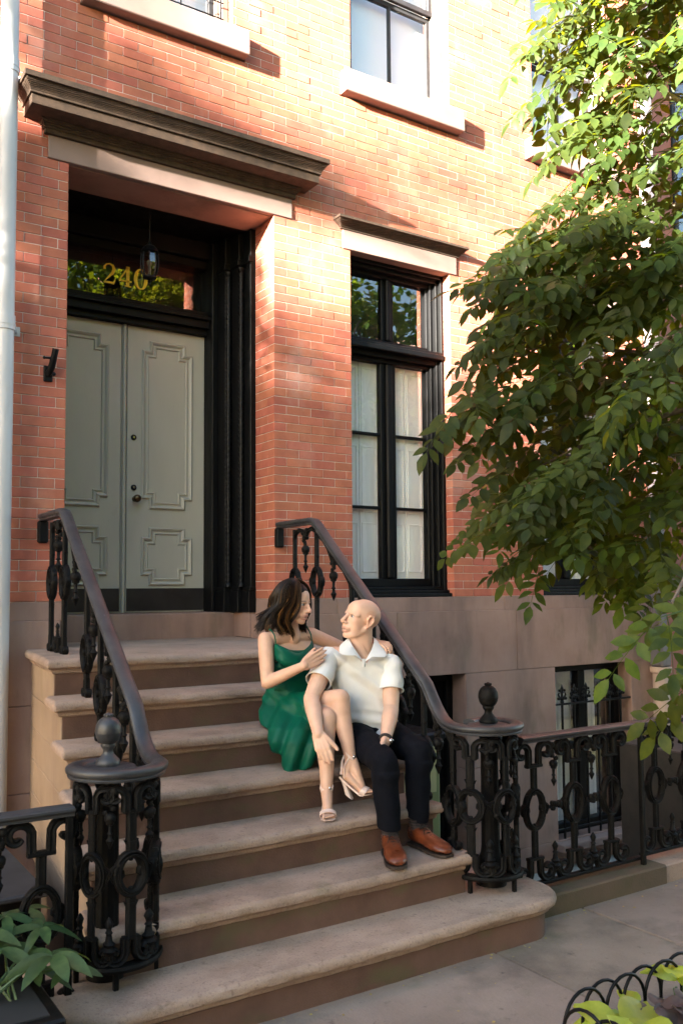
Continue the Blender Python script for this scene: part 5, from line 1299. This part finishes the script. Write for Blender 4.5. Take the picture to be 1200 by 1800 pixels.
B.cap([HM(.02, 0, -.085), mj['neck'] + fv * .045 + Vector((0, 0, -.02))], [.036, .038], 12)
tors = [(1290, .14, .105), (1225, .15, .10), (1180, .16, .105), (1160, .165, .09)]
B.loft([(J(644 - (1290 - v) * .05, v, -1.60), rv_ * a, fv * b) for v, a, b in tors])
B.cap([mj['neck'] + Vector((0, 0, -.03)), mj['shR'].lerp(mj['neck'], .2)], [.055, .055]); B.cap([mj['neck'] + Vector((0, 0, -.03)), mj['shL'].lerp(mj['neck'], .2)], [.055, .055])
for s_, e_, w_ in (('shR', 'elR', 'wrR'), ('shL', 'elL', 'wrL')):
    S, E_, W = mj[s_], mj[e_], mj[w_]; mid = S.lerp(E_, .5); fm = E_.lerp(W, .3)
    B.cap([S, mid + TOC * .006, E_], [.054, .049, .040], 16); B.cap([E_, fm + TOC * .004, E_.lerp(W, .75), W], [.041, .0425, .032, .0275], 16)
tips = []
hand(B, mj['wrR'], J(575, 1340, -1.925) - mj['wrR'], Vector((.25, .9, 0)) + RGT * .25, 1, [.16, .18, .19, .22], .90, .015, (.78, .48, .1), .10, 1.15, tips)
hand(B, mj['wrL'], J(668, 1335, -2.04) - mj['wrL'], LFT * .8 + Vector((0, .6, 0)), 1, [.5, .5, .5, .5], 1.04, .05)
for a, b, c in (('hipR', 'kneeR', 'ankR'), ('hipL', 'kneeL', 'ankL')): B.cap([mj['pel'], mj[a], mj[b], mj[c]], [.10, .07, .05, .035], 12)
SKM = skin_colour((.74, .455, .325), HM, (.58, .28, .22), 0, .3)
finish(relax(B.fuse(.0036, 5), HM), 'body', G['skin'], man, head_disp(HM), colour=SKM)
face_parts(HM, man, 0)
# polo shirt
B = Body()
rows = [(1289, .158, .122, 2), (1270, .160, .122, 1), (1235, .163, .117, 0), (1200, .175, .120, -1), (1178, .184, .118, -2), (1160, .186, .100, -2), (1148, .150, .082, -1), (1140, .098, .072, 0)]
B.loft([(J(645 - (1290 - v) * .055 + dx, v, -1.60) + fv * .006, rv_ * a, fv * b) for v, a, b, dx in rows])
for s_ in ('shR', 'shL'): B.cap([mj['neck'] + Vector((0, 0, -.035)), mj[s_].lerp(mj['neck'], .12) + Vector((0, 0, -.012))], [.064, .064], 16)
sme = B.fuse(.006, 7)
def shirt_fn(co, n_):
    z = co.z; w = .0
    s_ = (co - mj['neck']).dot(rv_); q = (co - J(655, 1245, -1.6))
    # long diagonal folds from the right shoulder towards the left hip, and a roll at the hem
    t = s_ * .62 + (z - 1.15) * .80
    w += .012 * math.exp(-((t - .02) / .020) ** 2) - .010 * math.exp(-((t + .026) / .020) ** 2) + .010 * math.exp(-((t - .105) / .02) ** 2) * (1 if s_ > -.05 else .3)
    hz_ = J(645, 1287, -1.6).z; hh = max(0, 1 - (z - hz_) / .16)
    w += hh * .009 * math.sin((z - hz_) * 95 + s_ * 14) + .008 * noise.noise(co * 9) + .003 * noise.noise(Vector((co.x * 26, co.y * 26, co.z * 9)))
    return n_ * w
NB = mj['neck']; vz = J(640, 1166, -1.72).z
def in_v(c):
    s_ = (c - NB).dot(rv_) - (J(640, 1160, -1.72) - NB).dot(rv_) * .6; h = c.z - vz; f_ = (c - NB).dot(fv)
    return (f_ > .0 and h > 0 and abs(s_) < .012 + h * .72) or c.z > NB.z + .010
bm = bmesh.new(); bm.from_mesh(sme); bmesh.ops.delete(bm, geom=[f for f in bm.faces if in_v(f.calc_center_median())], context='FACES'); bm.to_mesh(sme); bm.free()
sh = finish(sme, 'polo_shirt', G['white_knit'], man, shirt_fn, [(J(645, 1286, -1.6), -UP, lambda c: True)])
for s_, e_ in (('shR', 'elR'), ('shL', 'elL')):
    S, E_ = mj[s_], mj[e_]; d = (E_ - S).normalized(); B = Body()
    B.cap([S.lerp(NB, .34) + Vector((0, 0, -.02)), S + Vector((0, 0, -.004)), S.lerp(E_, .35), S.lerp(E_, .8)], [.060, .064, .066, .068], 20)
    sl_ = finish(B.fuse(.006, 5), 'sleeve', G['white_knit'], sh, (lambda S_, d_: lambda co, n_: n_ * (.004 * noise.noise(co * 12) + .0035 * math.sin((co - S_).dot(d_) * 60 + 30 * (co - S_).dot(rv_))))(S, d), [(S.lerp(E_, .60), d, lambda c: True)])
    c = S.lerp(E_, .592); a = d.orthogonal().normalized(); b = d.cross(a)
    m = MB(); m.tube([c + (a * math.cos(t) + b * math.sin(t)) * .0665 for t in [i * 2 * math.pi / 28 for i in range(28)]], .0042, 6, closed=True); m.build('sleeve_hem', G['white_knit'], sh, smooth=60)
def sheet3(name, A_, B_, th, par, mat_):
    """curved flap between two edge lines, with thickness"""
    A2, B2 = smoothline(A_, 10), smoothline(B_, 10); m = MB(); vs = []; fs = []
    for p, q in zip(A2, B2):
        mid = p.lerp(q, .5) + fv * .006; vs += [p, mid, q, q - fv * th, mid - fv * th, p - fv * th]
    for i in range(10):
        for j in range(6): fs.append((i * 6 + j, i * 6 + (j + 1) % 6, (i + 1) * 6 + (j + 1) % 6, (i + 1) * 6 + j))
    fs += [tuple(range(6)), tuple(60 + j for j in range(6))]; m.add(vs, fs); return m.build(name, mat_, par, smooth=50)
sheet3('collar', [J(622, 1119, -1.545), J(613, 1120, -1.60), J(620, 1136, -1.685), J(639, 1163, -1.738)], [J(604, 1128, -1.54), J(597, 1136, -1.62), J(600, 1150, -1.715), J(626, 1152, -1.742)], .006, sh, G['white_knit'])
sheet3('collar', [J(650, 1119, -1.56), J(657, 1121, -1.63), J(654, 1140, -1.71), J(641, 1163, -1.742)], [J(668, 1130, -1.58), J(674, 1138, -1.67), J(678, 1154, -1.758), J(654, 1154, -1.752)], .006, sh, G['white_knit'])
sheet3('placket', [J(635, 1158, -1.733), J(636, 1166, -1.735), J(637, 1172, -1.734)], [J(643, 1158, -1.737), J(643, 1166, -1.739), J(642, 1172, -1.735)], .003, sh, G['white_knit'])
# skin of the open neck between collar and shirt comes from the body
# trousers
B = Body(); fh = Vector((mj['kneeR'] - mj['hipR'])); fh.z = 0; fh.normalize(); rh = Vector((-fh.y, fh.x, 0)); rh = rh if rh.dot(rv_) > 0 else -rh
B.ell(mj['pel'] + Vector((0, 0, .005)), (rh * .175, fh * .135, UP * .115))
B.loft([(J(646, 1282, -1.60), rv_ * .15, fv * .112), (J(646, 1296, -1.61), rv_ * .165, fv * .125)])
for a, b, c in (('hipR', 'kneeR', 'ankR'), ('hipL', 'kneeL', 'ankL')):
    H_, K, A = mj[a], mj[b], mj[c]; hem = K.lerp(A, .90)
    B.cap([H_, H_.lerp(K, .5) + Vector((0, 0, .004)), K], [.096, .085, .067], 18); B.cap([K, K.lerp(A, .35) + Vector((0, .012, 0)), hem], [.067, .066, .055], 18)
tme = B.fuse(.0065, 6)
def trouser_fn(co, n_):
    w = .003 * noise.noise(co * 14) + .005 * noise.noise(Vector((co.x * 9, co.y * 9, co.z * 14)))
    for a, b, c in (('hipR', 'kneeR', 'ankR'), ('hipL', 'kneeL', 'ankL')):
        K, A = mj[b], mj[c]; t = (co - K).dot(A - K) / (A - K).length_squared
        if (co - K.lerp(A, min(1, max(0, t)))).length < .11 and t > .12:
            d = co - K.lerp(A, t); side = d.dot(fh); w += .007 * max(0, side / .06)              # pressed crease
        q = (co - K).length; w += .002 * math.sin(q * 90) * math.exp(-((q - .09) / .04) ** 2)
    return n_ * w
tcuts = []
for b, c in (('kneeR', 'ankR'), ('kneeL', 'ankL')):
    K, A = mj[b], mj[c]; tcuts.append((K.lerp(A, .90), (A - K).normalized() + Vector((0, .25, 0)), (lambda A_: lambda p: (p - A_).length < .16)(A)))
tr_ = finish(tme, 'trousers', G['navy_wool'], man, trouser_fn, tcuts)
# socks and shoes
def shoe(ank, toe_dir, label=None):
    d = Vector(toe_dir); d.z = 0; d.normalize(); s_ = Vector((-d.y, d.x, 0)); zf = tz(5) + .004; g = Vector((ank.x, ank.y, zf)) - d * .045
    m = MB(); m.tube([Vector((ank.x, ank.y, zf + .07)) + d * .005, ank + Vector((0, 0, .03)), ank + Vector((0, 0, .09))], [.043, .040, .044], 16); so_ = m.build('sock', G['sock'], man, smooth=60)
    m = MB()
    for i in range(8):
        z = ank.z - .035 + i * .0135; c = Vector((ank.x, ank.y, z)); q = .0435
        m.tube([c + (d * math.cos(t) + s_ * math.sin(t)) * q for t in [k * 2 * math.pi / 18 for k in range(18)]], .0017, 5, closed=True)
    m.build('sock_stripes', G['sock_stripe'], so_)['kind'] = 'stuff'
    sec = [(0, .030, .020, .075), (.02, .036, .015, .085), (.06, .038, .012, .088), (.10, .037, .010, .080), (.14, .040, .008, .064), (.19, .046, .006, .050), (.235, .045, .005, .042), (.268, .036, .005, .034), (.288, .018, .005, .024)]
    b = Body(); rings = []
    for x, w, z0, z1 in sec: rings.append((g + d * x + UP * ((z0 + z1) / 2 + .012), s_ * (w * 1.14), UP * ((z1 - z0) / 2 * 1.12)))
    b.loft(rings, 22, 2.6); b.cap([g + d * .055 + UP * .06, Vector((ank.x, ank.y, zf + .085))], [.042, .044], 14)
    me = b.fuse(.005, 5)
    o = finish(me, 'shoe', G['tan_leather'], man, lambda co, n_: n_ * (.0012 * noise.noise(co * 40)), [(Vector((ank.x, ank.y, zf + .098)), UP - d * .35, lambda c: True)])
    m = MB(); ol = [(.0, .020), (.0, .032)]
    pts = []
    for sg in (1, -1):
        seq = sec if sg > 0 else sec[::-1]
        for x, w, z0, z1 in seq: pts.append(g + d * (x * 1.0 + (.006 if x > .26 else 0)) + s_ * (sg * (w * 1.06 + .003)))
    vs = [p + UP * .001 for p in pts] + [p + UP * .013 for p in pts]; k = len(pts); fs = [(i, (i + 1) % k, k + (i + 1) % k, k + i) for i in range(k)] + [tuple(range(k))[::-1], tuple(range(k, 2 * k))]
    m.add(vs, fs); m.build('sole', G['dark_sole'], o)
    for i in range(4):
        x = .095 + i * .018; z = .101 - i * .0095; c = g + d * x + UP * z; q = .019
        m = MB(); m.tube([c - s_ * q - UP * .004, c + UP * .003 + d * .004, c + s_ * q - UP * .004], .0022, 6); m.build('lace', G['lace'], o, smooth=60)
    m = MB(); c = g + d * .092 + UP * .106
    for sg in (-1, 1):
        m.tube([c, c + s_ * sg * .02 + UP * .008 + d * .005, c + s_ * sg * .032 - UP * .012 + d * .014, c + s_ * sg * .014 + d * .012 - UP * .004, c], .0018, 5); m.tube([c, c + s_ * sg * .018 + d * .03 - UP * .012, c + s_ * sg * .026 + d * .045 - UP * .03], .0018, 5)
    m.build('lace_bow', G['lace'], o, smooth=60)
    m = MB(); m.tube([g + d * .165 + s_ * (.050 * q) + UP * (.072 - .03 * q * q) for q in (-.85, -.5, 0, .5, .85)], .0012, 5); m.build('toe_seam', G['dark_sole'], o, smooth=60)
    return o
shoe(mj['ankR'], J(698, 1515, -2.26) - mj['ankR']); shoe(mj['ankL'], J(776, 1506, -2.22) - mj['ankL'])
# watch on the left wrist
d = (mj['wrL'] - mj['elL']).normalized(); c = mj['wrL'] - d * .012; a = d.orthogonal().normalized(); b = d.cross(a)
m = MB(); m.sweep([c + (a * math.cos(t) + b * math.sin(t)) * .031 for t in [i * 2 * math.pi / 24 for i in range(24)]], [(-.004, -.009), (.004, -.009), (.004, .009), (-.004, .009)], closed=True, frames=lambda i, T: ((a * math.cos(i * 2 * math.pi / 24) + b * math.sin(i * 2 * math.pi / 24)), d)); wt = m.build('watch', G['lace'], man, smooth=40)
q = c + (RGT * .6 + TOC * .5).normalized() * .033; m = MB(); m.ball(q, .014, 8, (1, 1, .8)); m.build('watch_case', G['steel'], wt, smooth=40)

# ================= woman
wom = thing('person', 'woman in emerald green satin slip dress leaning against the man from behind', 'person', (-.65, -1.4, tz(2)))
wj = dict(pel=J(512, 1240, -1.37), hipR=J(508, 1252, -1.44), hipL=J(536, 1246, -1.42), kneeU=J(597, 1229, -1.76), kneeD=J(574, 1262, -1.77), ankU=J(616, 1336, -1.86), ankD=J(574, 1391, -1.875),
          shR=J(467, 1124, -1.43), shL=J(547, 1116, -1.40), elR=J(470, 1200, -1.50), wrR=J(534, 1170, -1.66), elL=J(612, 1143, -1.40), wrL=J(660, 1129, -1.60), neck=J(512, 1114, -1.425), head=J(518, 1060, -1.46))
rw = (wj['shL'] - wj['shR']); rw.z = 0; rw.normalize(); fw = Vector((rw.y, -rw.x, 0)); fw = fw if fw.dot(TOC) > 0 else -fw
HW = Head(wj['head'], RGT * .86 + TOC * .46 - UP * .16, UP + RGT * .06, .93)
B = Body(); add_head(B, HW, True, 1.2)
B.cap([HW(-.02, 0, -.05), HW(-.02, 0, -.085).lerp(wj['neck'], .5), wj['neck'] + Vector((0, 0, -.02))], [.043, .043, .050], 16)
brow_ = [(1262, .132, .102, 0), (1240, .138, .100, 0), (1205, .120, .092, 0), (1180, .122, .09, 0), (1155, .135, .098, 0), (1138, .142, .085, 0), (1122, .135, .062, 0), (1114, .085, .05, 0)]
B.loft([(J(512 - (1240 - v) * .012, v, -1.385), rw * a, fw * b) for v, a, b, _ in brow_])
for sg, u in ((-1, 499), (1, 533)): B.ell(J(u, 1162, -1.45), (rw * .050, fw * .046, UP * .050))
for s_ in ('shR', 'shL'): B.cap([wj['neck'] + Vector((0, 0, -.022)), wj[s_].lerp(wj['neck'], .15)], [.038, .040], 12)
B.cap([wj['shR'], wj['shR'].lerp(wj['elR'], .45), wj['elR']], [.042, .041, .034], 16); B.cap([wj['elR'], wj['elR'].lerp(wj['wrR'], .28), wj['wrR']], [.0345, .034, .0225], 16)
B.cap([wj['shL'], wj['shL'].lerp(wj['elL'], .5), wj['elL']], [.041, .037, .032], 16); B.cap([wj['elL'], wj['elL'].lerp(wj['wrL'], .4), wj['wrL']], [.032, .030, .0215], 16)
wt_ = []
hand(B, wj['wrR'], J(575, 1146, -1.665) - wj['wrR'], Vector((.1, .9, -.15)), 1, [.07, .09, .09, .10], .92, .012, (.93, .25, .25), .05, .94, wt_)
hand(B, wj['wrL'], J(686, 1134, -1.715) - wj['wrL'], -UP * .9 + Vector((.1, .35, 0)), -1, [.55, .60, .62, .60], .90, .04, (.8, .5, .3), .1, .88, wt_)
B.cap([wj['hipR'], wj['hipR'].lerp(wj['kneeU'], .5), wj['kneeU']], [.086, .074, .053], 18); B.cap([wj['kneeU'], wj['kneeU'].lerp(wj['ankU'], .3) + Vector((0, .018, 0)), wj['kneeU'].lerp(wj['ankU'], .7), wj['ankU']], [.051, .052, .036, .029], 18)
B.cap([wj['hipL'], wj['hipL'].lerp(wj['kneeD'], .5), wj['kneeD']], [.084, .070, .050], 18); B.cap([wj['kneeD'], wj['kneeD'].lerp(wj['ankD'], .3) + Vector((0, .018, 0)), wj['kneeD'].lerp(wj['ankD'], .7), wj['ankD']], [.050, .051, .036, .029], 18)
def foot(B, ank, heel, ball_, toe, side):
    f = (ball_ - heel).normalized(); t = (toe - ball_).normalized(); s_ = f.cross(UP).normalized() * side; upn = s_.cross(f) * side
    B.cap([ank, heel + (ank - heel) * .25], [.029, .025], 12); B.cap([ank + f * .012, ank.lerp(ball_, .5) + UP * .006, ball_ + UP * .008], [.029, .026, .017], 12)
    B.cap([heel + f * .015 + UP * .015, ball_ + UP * .004 + s_ * .012], [.024, .014], 10); B.cap([heel + f * .02 + UP * .014, ball_ + UP * .002 - s_ * .016], [.02, .013], 10)
    for i in range(5):
        o = (.021, .007, -.005, -.016, -.026)[i]; L = (.050, .048, .043, .037, .031)[i]; r_ = (.0105, .008, .0075, .007, .0065)[i]; b = ball_ + s_ * o + UP * .004
        B.cap([b, b + t * L * .6 + UP * .002, b + t * L], [r_ * 1.05, r_, r_ * .85], 8)
zt4 = tz(4)
# standing foot on the fifth tread
toeD = J(577, 1446, -1.99); toeD.z = zt4 + .012; fd = (Vector((toeD.x, toeD.y, 0)) - Vector((wj['ankD'].x, wj['ankD'].y, 0))).normalized()
heelD = Vector((wj['ankD'].x, wj['ankD'].y, zt4 + .098)) - fd * .030; ballD = Vector((wj['ankD'].x, wj['ankD'].y, zt4 + .020)) + fd * .098; toeD = ballD + fd * .05 - UP * .002
foot(B, wj['ankD'], heelD, ballD, toeD, 1)
heelU = J(606, 1366, -1.865); ballU = J(638, 1392, -1.93); toeU = J(653, 1391, -1.95)
foot(B, wj['ankU'], heelU, ballU, toeU, 1)
SKW = skin_colour((.68, .405, .28), HW, (.50, .18, .16), .8, .3)
finish(relax(B.fuse(.0036, 5), HW), 'body', G['skin'], wom, head_disp(HW), colour=SKW)
face_parts(HW, wom, 1)
# dress: bodice with cowl, straps, skirt falling over the steps
B = Body()
bod = [(1242, .166, .128), (1222, .150, .115), (1205, .132, .104), (1182, .134, .102), (1162, .148, .114), (1150, .149, .108), (1141, .147, .098)]
B.loft([(J(512 - (1240 - v) * .012, v, -1.385), rw * a, fw * b) for v, a, b in bod])
for u in (499, 533): B.ell(J(u, 1164, -1.455), (rw * .056, fw * .050, UP * .052))
sk = [(514, 1228, -1.40, .150, .118), (513, 1250, -1.45, .175, .140), (514, 1275, -1.54, .165, .130), (517, 1300, -1.60, .140, .105), (522, 1325, -1.63, .104, .085), (524, 1345, -1.645, .074, .066), (520, 1359, -1.65, .044, .050)]
rs = (RGT * .96 + TOC * .1).normalized(); fs_ = TOC
B.loft([(J(u, v, y), rs * a, fs_ * b) for u, v, y, a, b in sk])
B.cap([wj['hipR'], wj['hipR'].lerp(wj['kneeU'], .62)], [.104, .084], 18); B.cap([wj['hipL'], wj['hipL'].lerp(wj['kneeD'], .60)], [.10, .080], 18)
dme = B.fuse(.006, 6)
hemz = J(520, 1361, -1.65).z; waist = J(512, 1208, -1.38)
def dress_fn(co, n_):
    w = 0.0; z = co.z
    q = (co - waist).dot(rw); d = (co - waist).dot(TOC)
    if z < waist.z:
        t = min(1, (waist.z - z) / .38); a = (co - waist).dot(rs)
        # satin folds fanning from the hip, growing towards the hem
        b_ = a + .10 * t
        w += (.004 + .015 * t) * math.sin(b_ * 50 + 1.0) + .007 * t * math.sin(b_ * 96 + 2.4 + 3 * t) + .010 * t * math.sin(b_ * 24 - .5)
        u_ = a * .75 + (z - waist.z) * .9; w += .005 * math.sin(u_ * 80 + 1.2) * math.exp(-((waist.z - z - .05) / .045) ** 2)
    else:
        # cowl: slack folds hanging in arcs across the front
        zz = z - waist.z; arc_ = zz + 1.8 * q * q * -1; front = max(0, min(1, d / .08))
        w += front * (.008 * math.sin(arc_ * 105 + .8 + 8 * q) * math.exp(-((zz - .15) / .055) ** 2) + .005 * math.sin(zz * 70 + q * 40 + 3 * noise.noise(co * 7)) * math.exp(-((zz - .03) / .06) ** 2))
        w += .003 * noise.noise(co * 16)
    return n_ * w
topc = J(519, 1147, -1.48)
dcuts = [(Vector((0, 0, hemz)), -UP, lambda c: c.z < hemz + .1),
         (J(521, 1150, -1.5), UP + rw * .62, lambda c: (c - J(521, 1150, -1.5)).dot(rw) > -.001 and c.z > waist.z and False)]
dr = finish(dme, 'dress', G['green_satin'], wom, dress_fn, dcuts)
# neckline edge rolls from the strap points into a soft V, and the straps
pR, pL, pV = J(485, 1127, -1.505), J(545, 1117, -1.47), J(523, 1147, -1.525)
cw = MB(); e1 = [J(481, 1137, -1.42), J(484, 1132, -1.49), J(493, 1136, -1.525), J(507, 1142, -1.54), J(523, 1149, -1.545), J(536, 1142, -1.53), J(545, 1133, -1.50), J(548, 1124, -1.47)]
e2 = [J(480, 1148, -1.42), J(483, 1143, -1.49), J(492, 1151, -1.535), J(507, 1158, -1.56), J(524, 1161, -1.565), J(538, 1154, -1.545), J(548, 1143, -1.505), J(551, 1132, -1.47)]
e3 = [J(481, 1165, -1.42), J(484, 1160, -1.48), J(493, 1168, -1.53), J(508, 1174, -1.55), J(524, 1174, -1.555), J(538, 1168, -1.535), J(548, 1158, -1.50), J(552, 1145, -1.465)]
E1, E2, E3 = smoothline(e1), smoothline(e2), smoothline(e3); vs = []; fs2 = []
for i in range(25):
    a, b, c = E1[i], E2[i], E3[i]
    vs += [a - TOC * .010, a + UP * .002, a.lerp(b, .35) + TOC * .010, a.lerp(b, .75) + TOC * .004, b - TOC * .002, b.lerp(c, .35) + TOC * .010, b.lerp(c, .8) + TOC * .004, c - TOC * .012]
for i in range(24):
    for j in range(7): fs2.append((i * 8 + j, i * 8 + j + 1, (i + 1) * 8 + j + 1, (i + 1) * 8 + j))
cw.add(vs, fs2); cw.build('cowl', G['green_satin'], dr, smooth=80)
for pts in ([J(473, 1106, -1.44), J(478, 1110, -1.475), J(483, 1119, -1.498), J(485, 1133, -1.505)], [J(538, 1100, -1.415), J(542, 1106, -1.445), J(546, 1115, -1.468), J(548, 1126, -1.474)]):
    m = MB(); m.tube(smoothline(pts, 12), .0036, 6); m.build('strap', G['green_satin'], dr, smooth=60)
# sandals
def sandal(ank, heel, ball_, toe, hd):
    f = (ball_ - heel).normalized(); t = (toe - ball_).normalized(); s_ = f.cross(UP).normalized(); n1 = s_.cross(f)
    m = MB(); rings = []
    P = [heel - f * .022, heel + f * .01, heel.lerp(ball_, .5) - n1 * .004, ball_, ball_ + t * .035, ball_ + t * .056]; W = [.016, .024, .022, .036, .035, .016]
    vs = []; fs = []
    for p, w in zip(P, W): vs += [p - s_ * w - n1 * .010, p + s_ * w - n1 * .010, p + s_ * w - n1 * .018, p - s_ * w - n1 * .018]
    for i in range(5):
        for j in range(4): fs.append((i * 4 + j, i * 4 + (j + 1) % 4, (i + 1) * 4 + (j + 1) % 4, (i + 1) * 4 + j))
    fs += [(3, 2, 1, 0), (20, 21, 22, 23)]; m.add(vs, fs); sd = m.build('sandal', G['nude_leather'], wom, smooth=40)
    hp_ = heel - n1 * .012; m = MB(); rr = []
    for q, w in ((0, .023), (.3, .020), (.65, .021), (1, .026)):
        c = hp_ + hd * (.088 * q); rr.append((c, s_ * w, f * w * .9))
    bb = Body(); bb.loft(rr, 12, 4); m = bb.m; m.build('heel', G['nude_leather'], sd, smooth=30)
    def band(c, a, b, w, th, ax): 
        mm = MB(); mm.sweep([c + a * math.cos(q) + b * math.sin(q) for q in [i * 2 * math.pi / 26 for i in range(26)]], [(-th, -w), (th, -w), (th, w), (-th, w)], closed=True, frames=lambda i, T: ((a.normalized() * math.cos(i * 2 * math.pi / 26) + b.normalized() * math.sin(i * 2 * math.pi / 26)), ax)); return mm
    band(ball_ + t * .000 + n1 * .004, s_ * .038, n1 * .025, .014, .002, (f + t).normalized()).build('toe_strap', G['nude_leather'], sd, smooth=40)
    ad = (ank - heel); ad = (Vector((0, 0, 1)) if True else ad); c = ank + UP * .022
    band(c, s_ * .0305, f * .0315, .006, .002, UP).build('ankle_strap', G['nude_leather'], sd, smooth=40)
    for sg in (-1, 1): mm = MB(); mm.tube([heel + s_ * .024 * sg, heel.lerp(c, .5) + s_ * .030 * sg - f * .012, c + s_ * .030 * sg], .0035, 6); mm.build('side_strap', G['nude_leather'], sd, smooth=50)
    mm = MB(); mm.tube([heel - f * .02, heel.lerp(c, .5) - f * .036, c - f * .031], [.010, .006, .005], 8); mm.build('heel_strap', G['nude_leather'], sd, smooth=50)
    mm = MB(); mm.ball(c + TOC * .033 + RGT * .016, .008, 6); mm.build('buckle', G['steel'], sd, smooth=50)
sandal(wj['ankD'], heelD, ballD, toeD, -UP); fU = (ballU - heelU).normalized(); sandal(wj['ankU'], heelU, ballU, toeU, (-UP * .9 - RGT * -.30).normalized())
# hair: a cap plus long wavy strands parted off-centre, dark with golden ends
B = Body()
B.ell(HW(-.022, 0, .044), (HW.vec(.099, 0, 0), HW.vec(0, .083, 0), HW.vec(0, 0, .083)))
B.ell(HW(-.052, 0, -.03), (HW.vec(.070, 0, 0), HW.vec(0, .086, 0), HW.vec(0, 0, .105))); B.ell(HW(-.060, -.02, -.10), (HW.vec(.055, 0, 0), HW.vec(0, .080, 0), HW.vec(0, 0, .06)))
cap_ = B.fuse(.005, 4)
bm = bmesh.new(); bm.from_mesh(cap_)                                     # open the cap over the face
def on_face(c):
    f, l, u = HW.local(c); return f > .034 + max(0, (u - .040) * 2.0) and u < .095
bmesh.ops.delete(bm, geom=[q for q in bm.faces if on_face(q.calc_center_median())], context='FACES'); bm.to_mesh(cap_); bm.free()
finish(cap_, 'hair_cap', G['hair'], wom, lambda co, n_: n_ * (.003 * noise.noise(co * 30)))
m = MB(); rh_ = random.Random(9)
def strand(a0, e0, L, flare, r0, tone, wave, ph, fwd=0.0):
    """a0: angle round the head (0 = face, pi = nape), e0: lift off the skull"""
    pts = []; n = 17
    for i in range(n):
        t = i / (n - 1); part = .014; g = 1 + e0 * 9
        if t < .40:
            q = t / .40; th = q * 1.52
            f = -.022 + math.cos(a0) * .100 * g * math.sin(th); l = part * (1 - q) + math.sin(a0) * .085 * g * math.sin(th); u = .042 + .086 * g * math.cos(th)
        else:
            q = (t - .40) / .60; f = -.022 + math.cos(a0) * (.100 * g + flare * q) + fwd * q - .014 * q; l = math.sin(a0) * (.085 * g + flare * .8 * q); u = .046 - L * q
        w = wave * max(0, t - .30) * 1.4; f += w * math.sin(10 * t + ph); l += w * math.cos(9 * t + ph * 1.2)
        pts.append(HW(f, l, u))
    m.tube(pts, [r0 * (1.0 if i < 12 else 1.0 - .85 * (i - 11) / 5) for i in range(n)], 4, c=tone)
for i in range(1900):
    sd_ = rh_.choice((-1, 1)); a = sd_ * rh_.uniform(.95, math.pi); cl = round(a * 9) / 9
    tone = min(1, max(0, rh_.gauss(.26, .14) + (.42 if math.sin(cl * 41.7) > .72 and rh_.random() < .6 else 0)))
    L = .200 + .035 * math.sin(cl * 17) + rh_.uniform(-.02, .02); strand(a, rh_.uniform(.0, .016), L, .03 + .02 * math.sin(cl * 23) + rh_.uniform(-.01, .01), rh_.uniform(.0017, .0032), tone, .026 + rh_.uniform(-.006, .006), cl * 2.2 + rh_.uniform(-.25, .25))
for i in range(420):                                                     # locks sweeping off the forehead to the side of the face
    sd_ = -1 if rh_.random() < .62 else 1; a = rh_.uniform(.62, 1.05); cl = round(a * 14) / 14
    strand(sd_ * a, rh_.uniform(.002, .014), .19 + .03 * math.sin(cl * 31) + rh_.uniform(-.015, .015), rh_.uniform(.0, .02), rh_.uniform(.0017, .003), min(1, max(.1, rh_.gauss(.45, .2) + (.3 if math.sin(cl * 37) > .4 else 0))), .024, cl * 3 + rh_.uniform(-.2, .2), -.035 + .05 * (1 - a))
for i in range(140):                                                     # far-side curls falling in front of the other shoulder
    a = rh_.uniform(.75, 1.3); strand(a, rh_.uniform(.0, .012), .235 + rh_.uniform(-.02, .02), rh_.uniform(.0, .03), rh_.uniform(.0017, .003), max(0, rh_.gauss(.25, .12)), .034, a * 3 + rh_.uniform(-.3, .3), .02)
m.build('hair', G['hair_strands'], wom, smooth=80, attr=True)
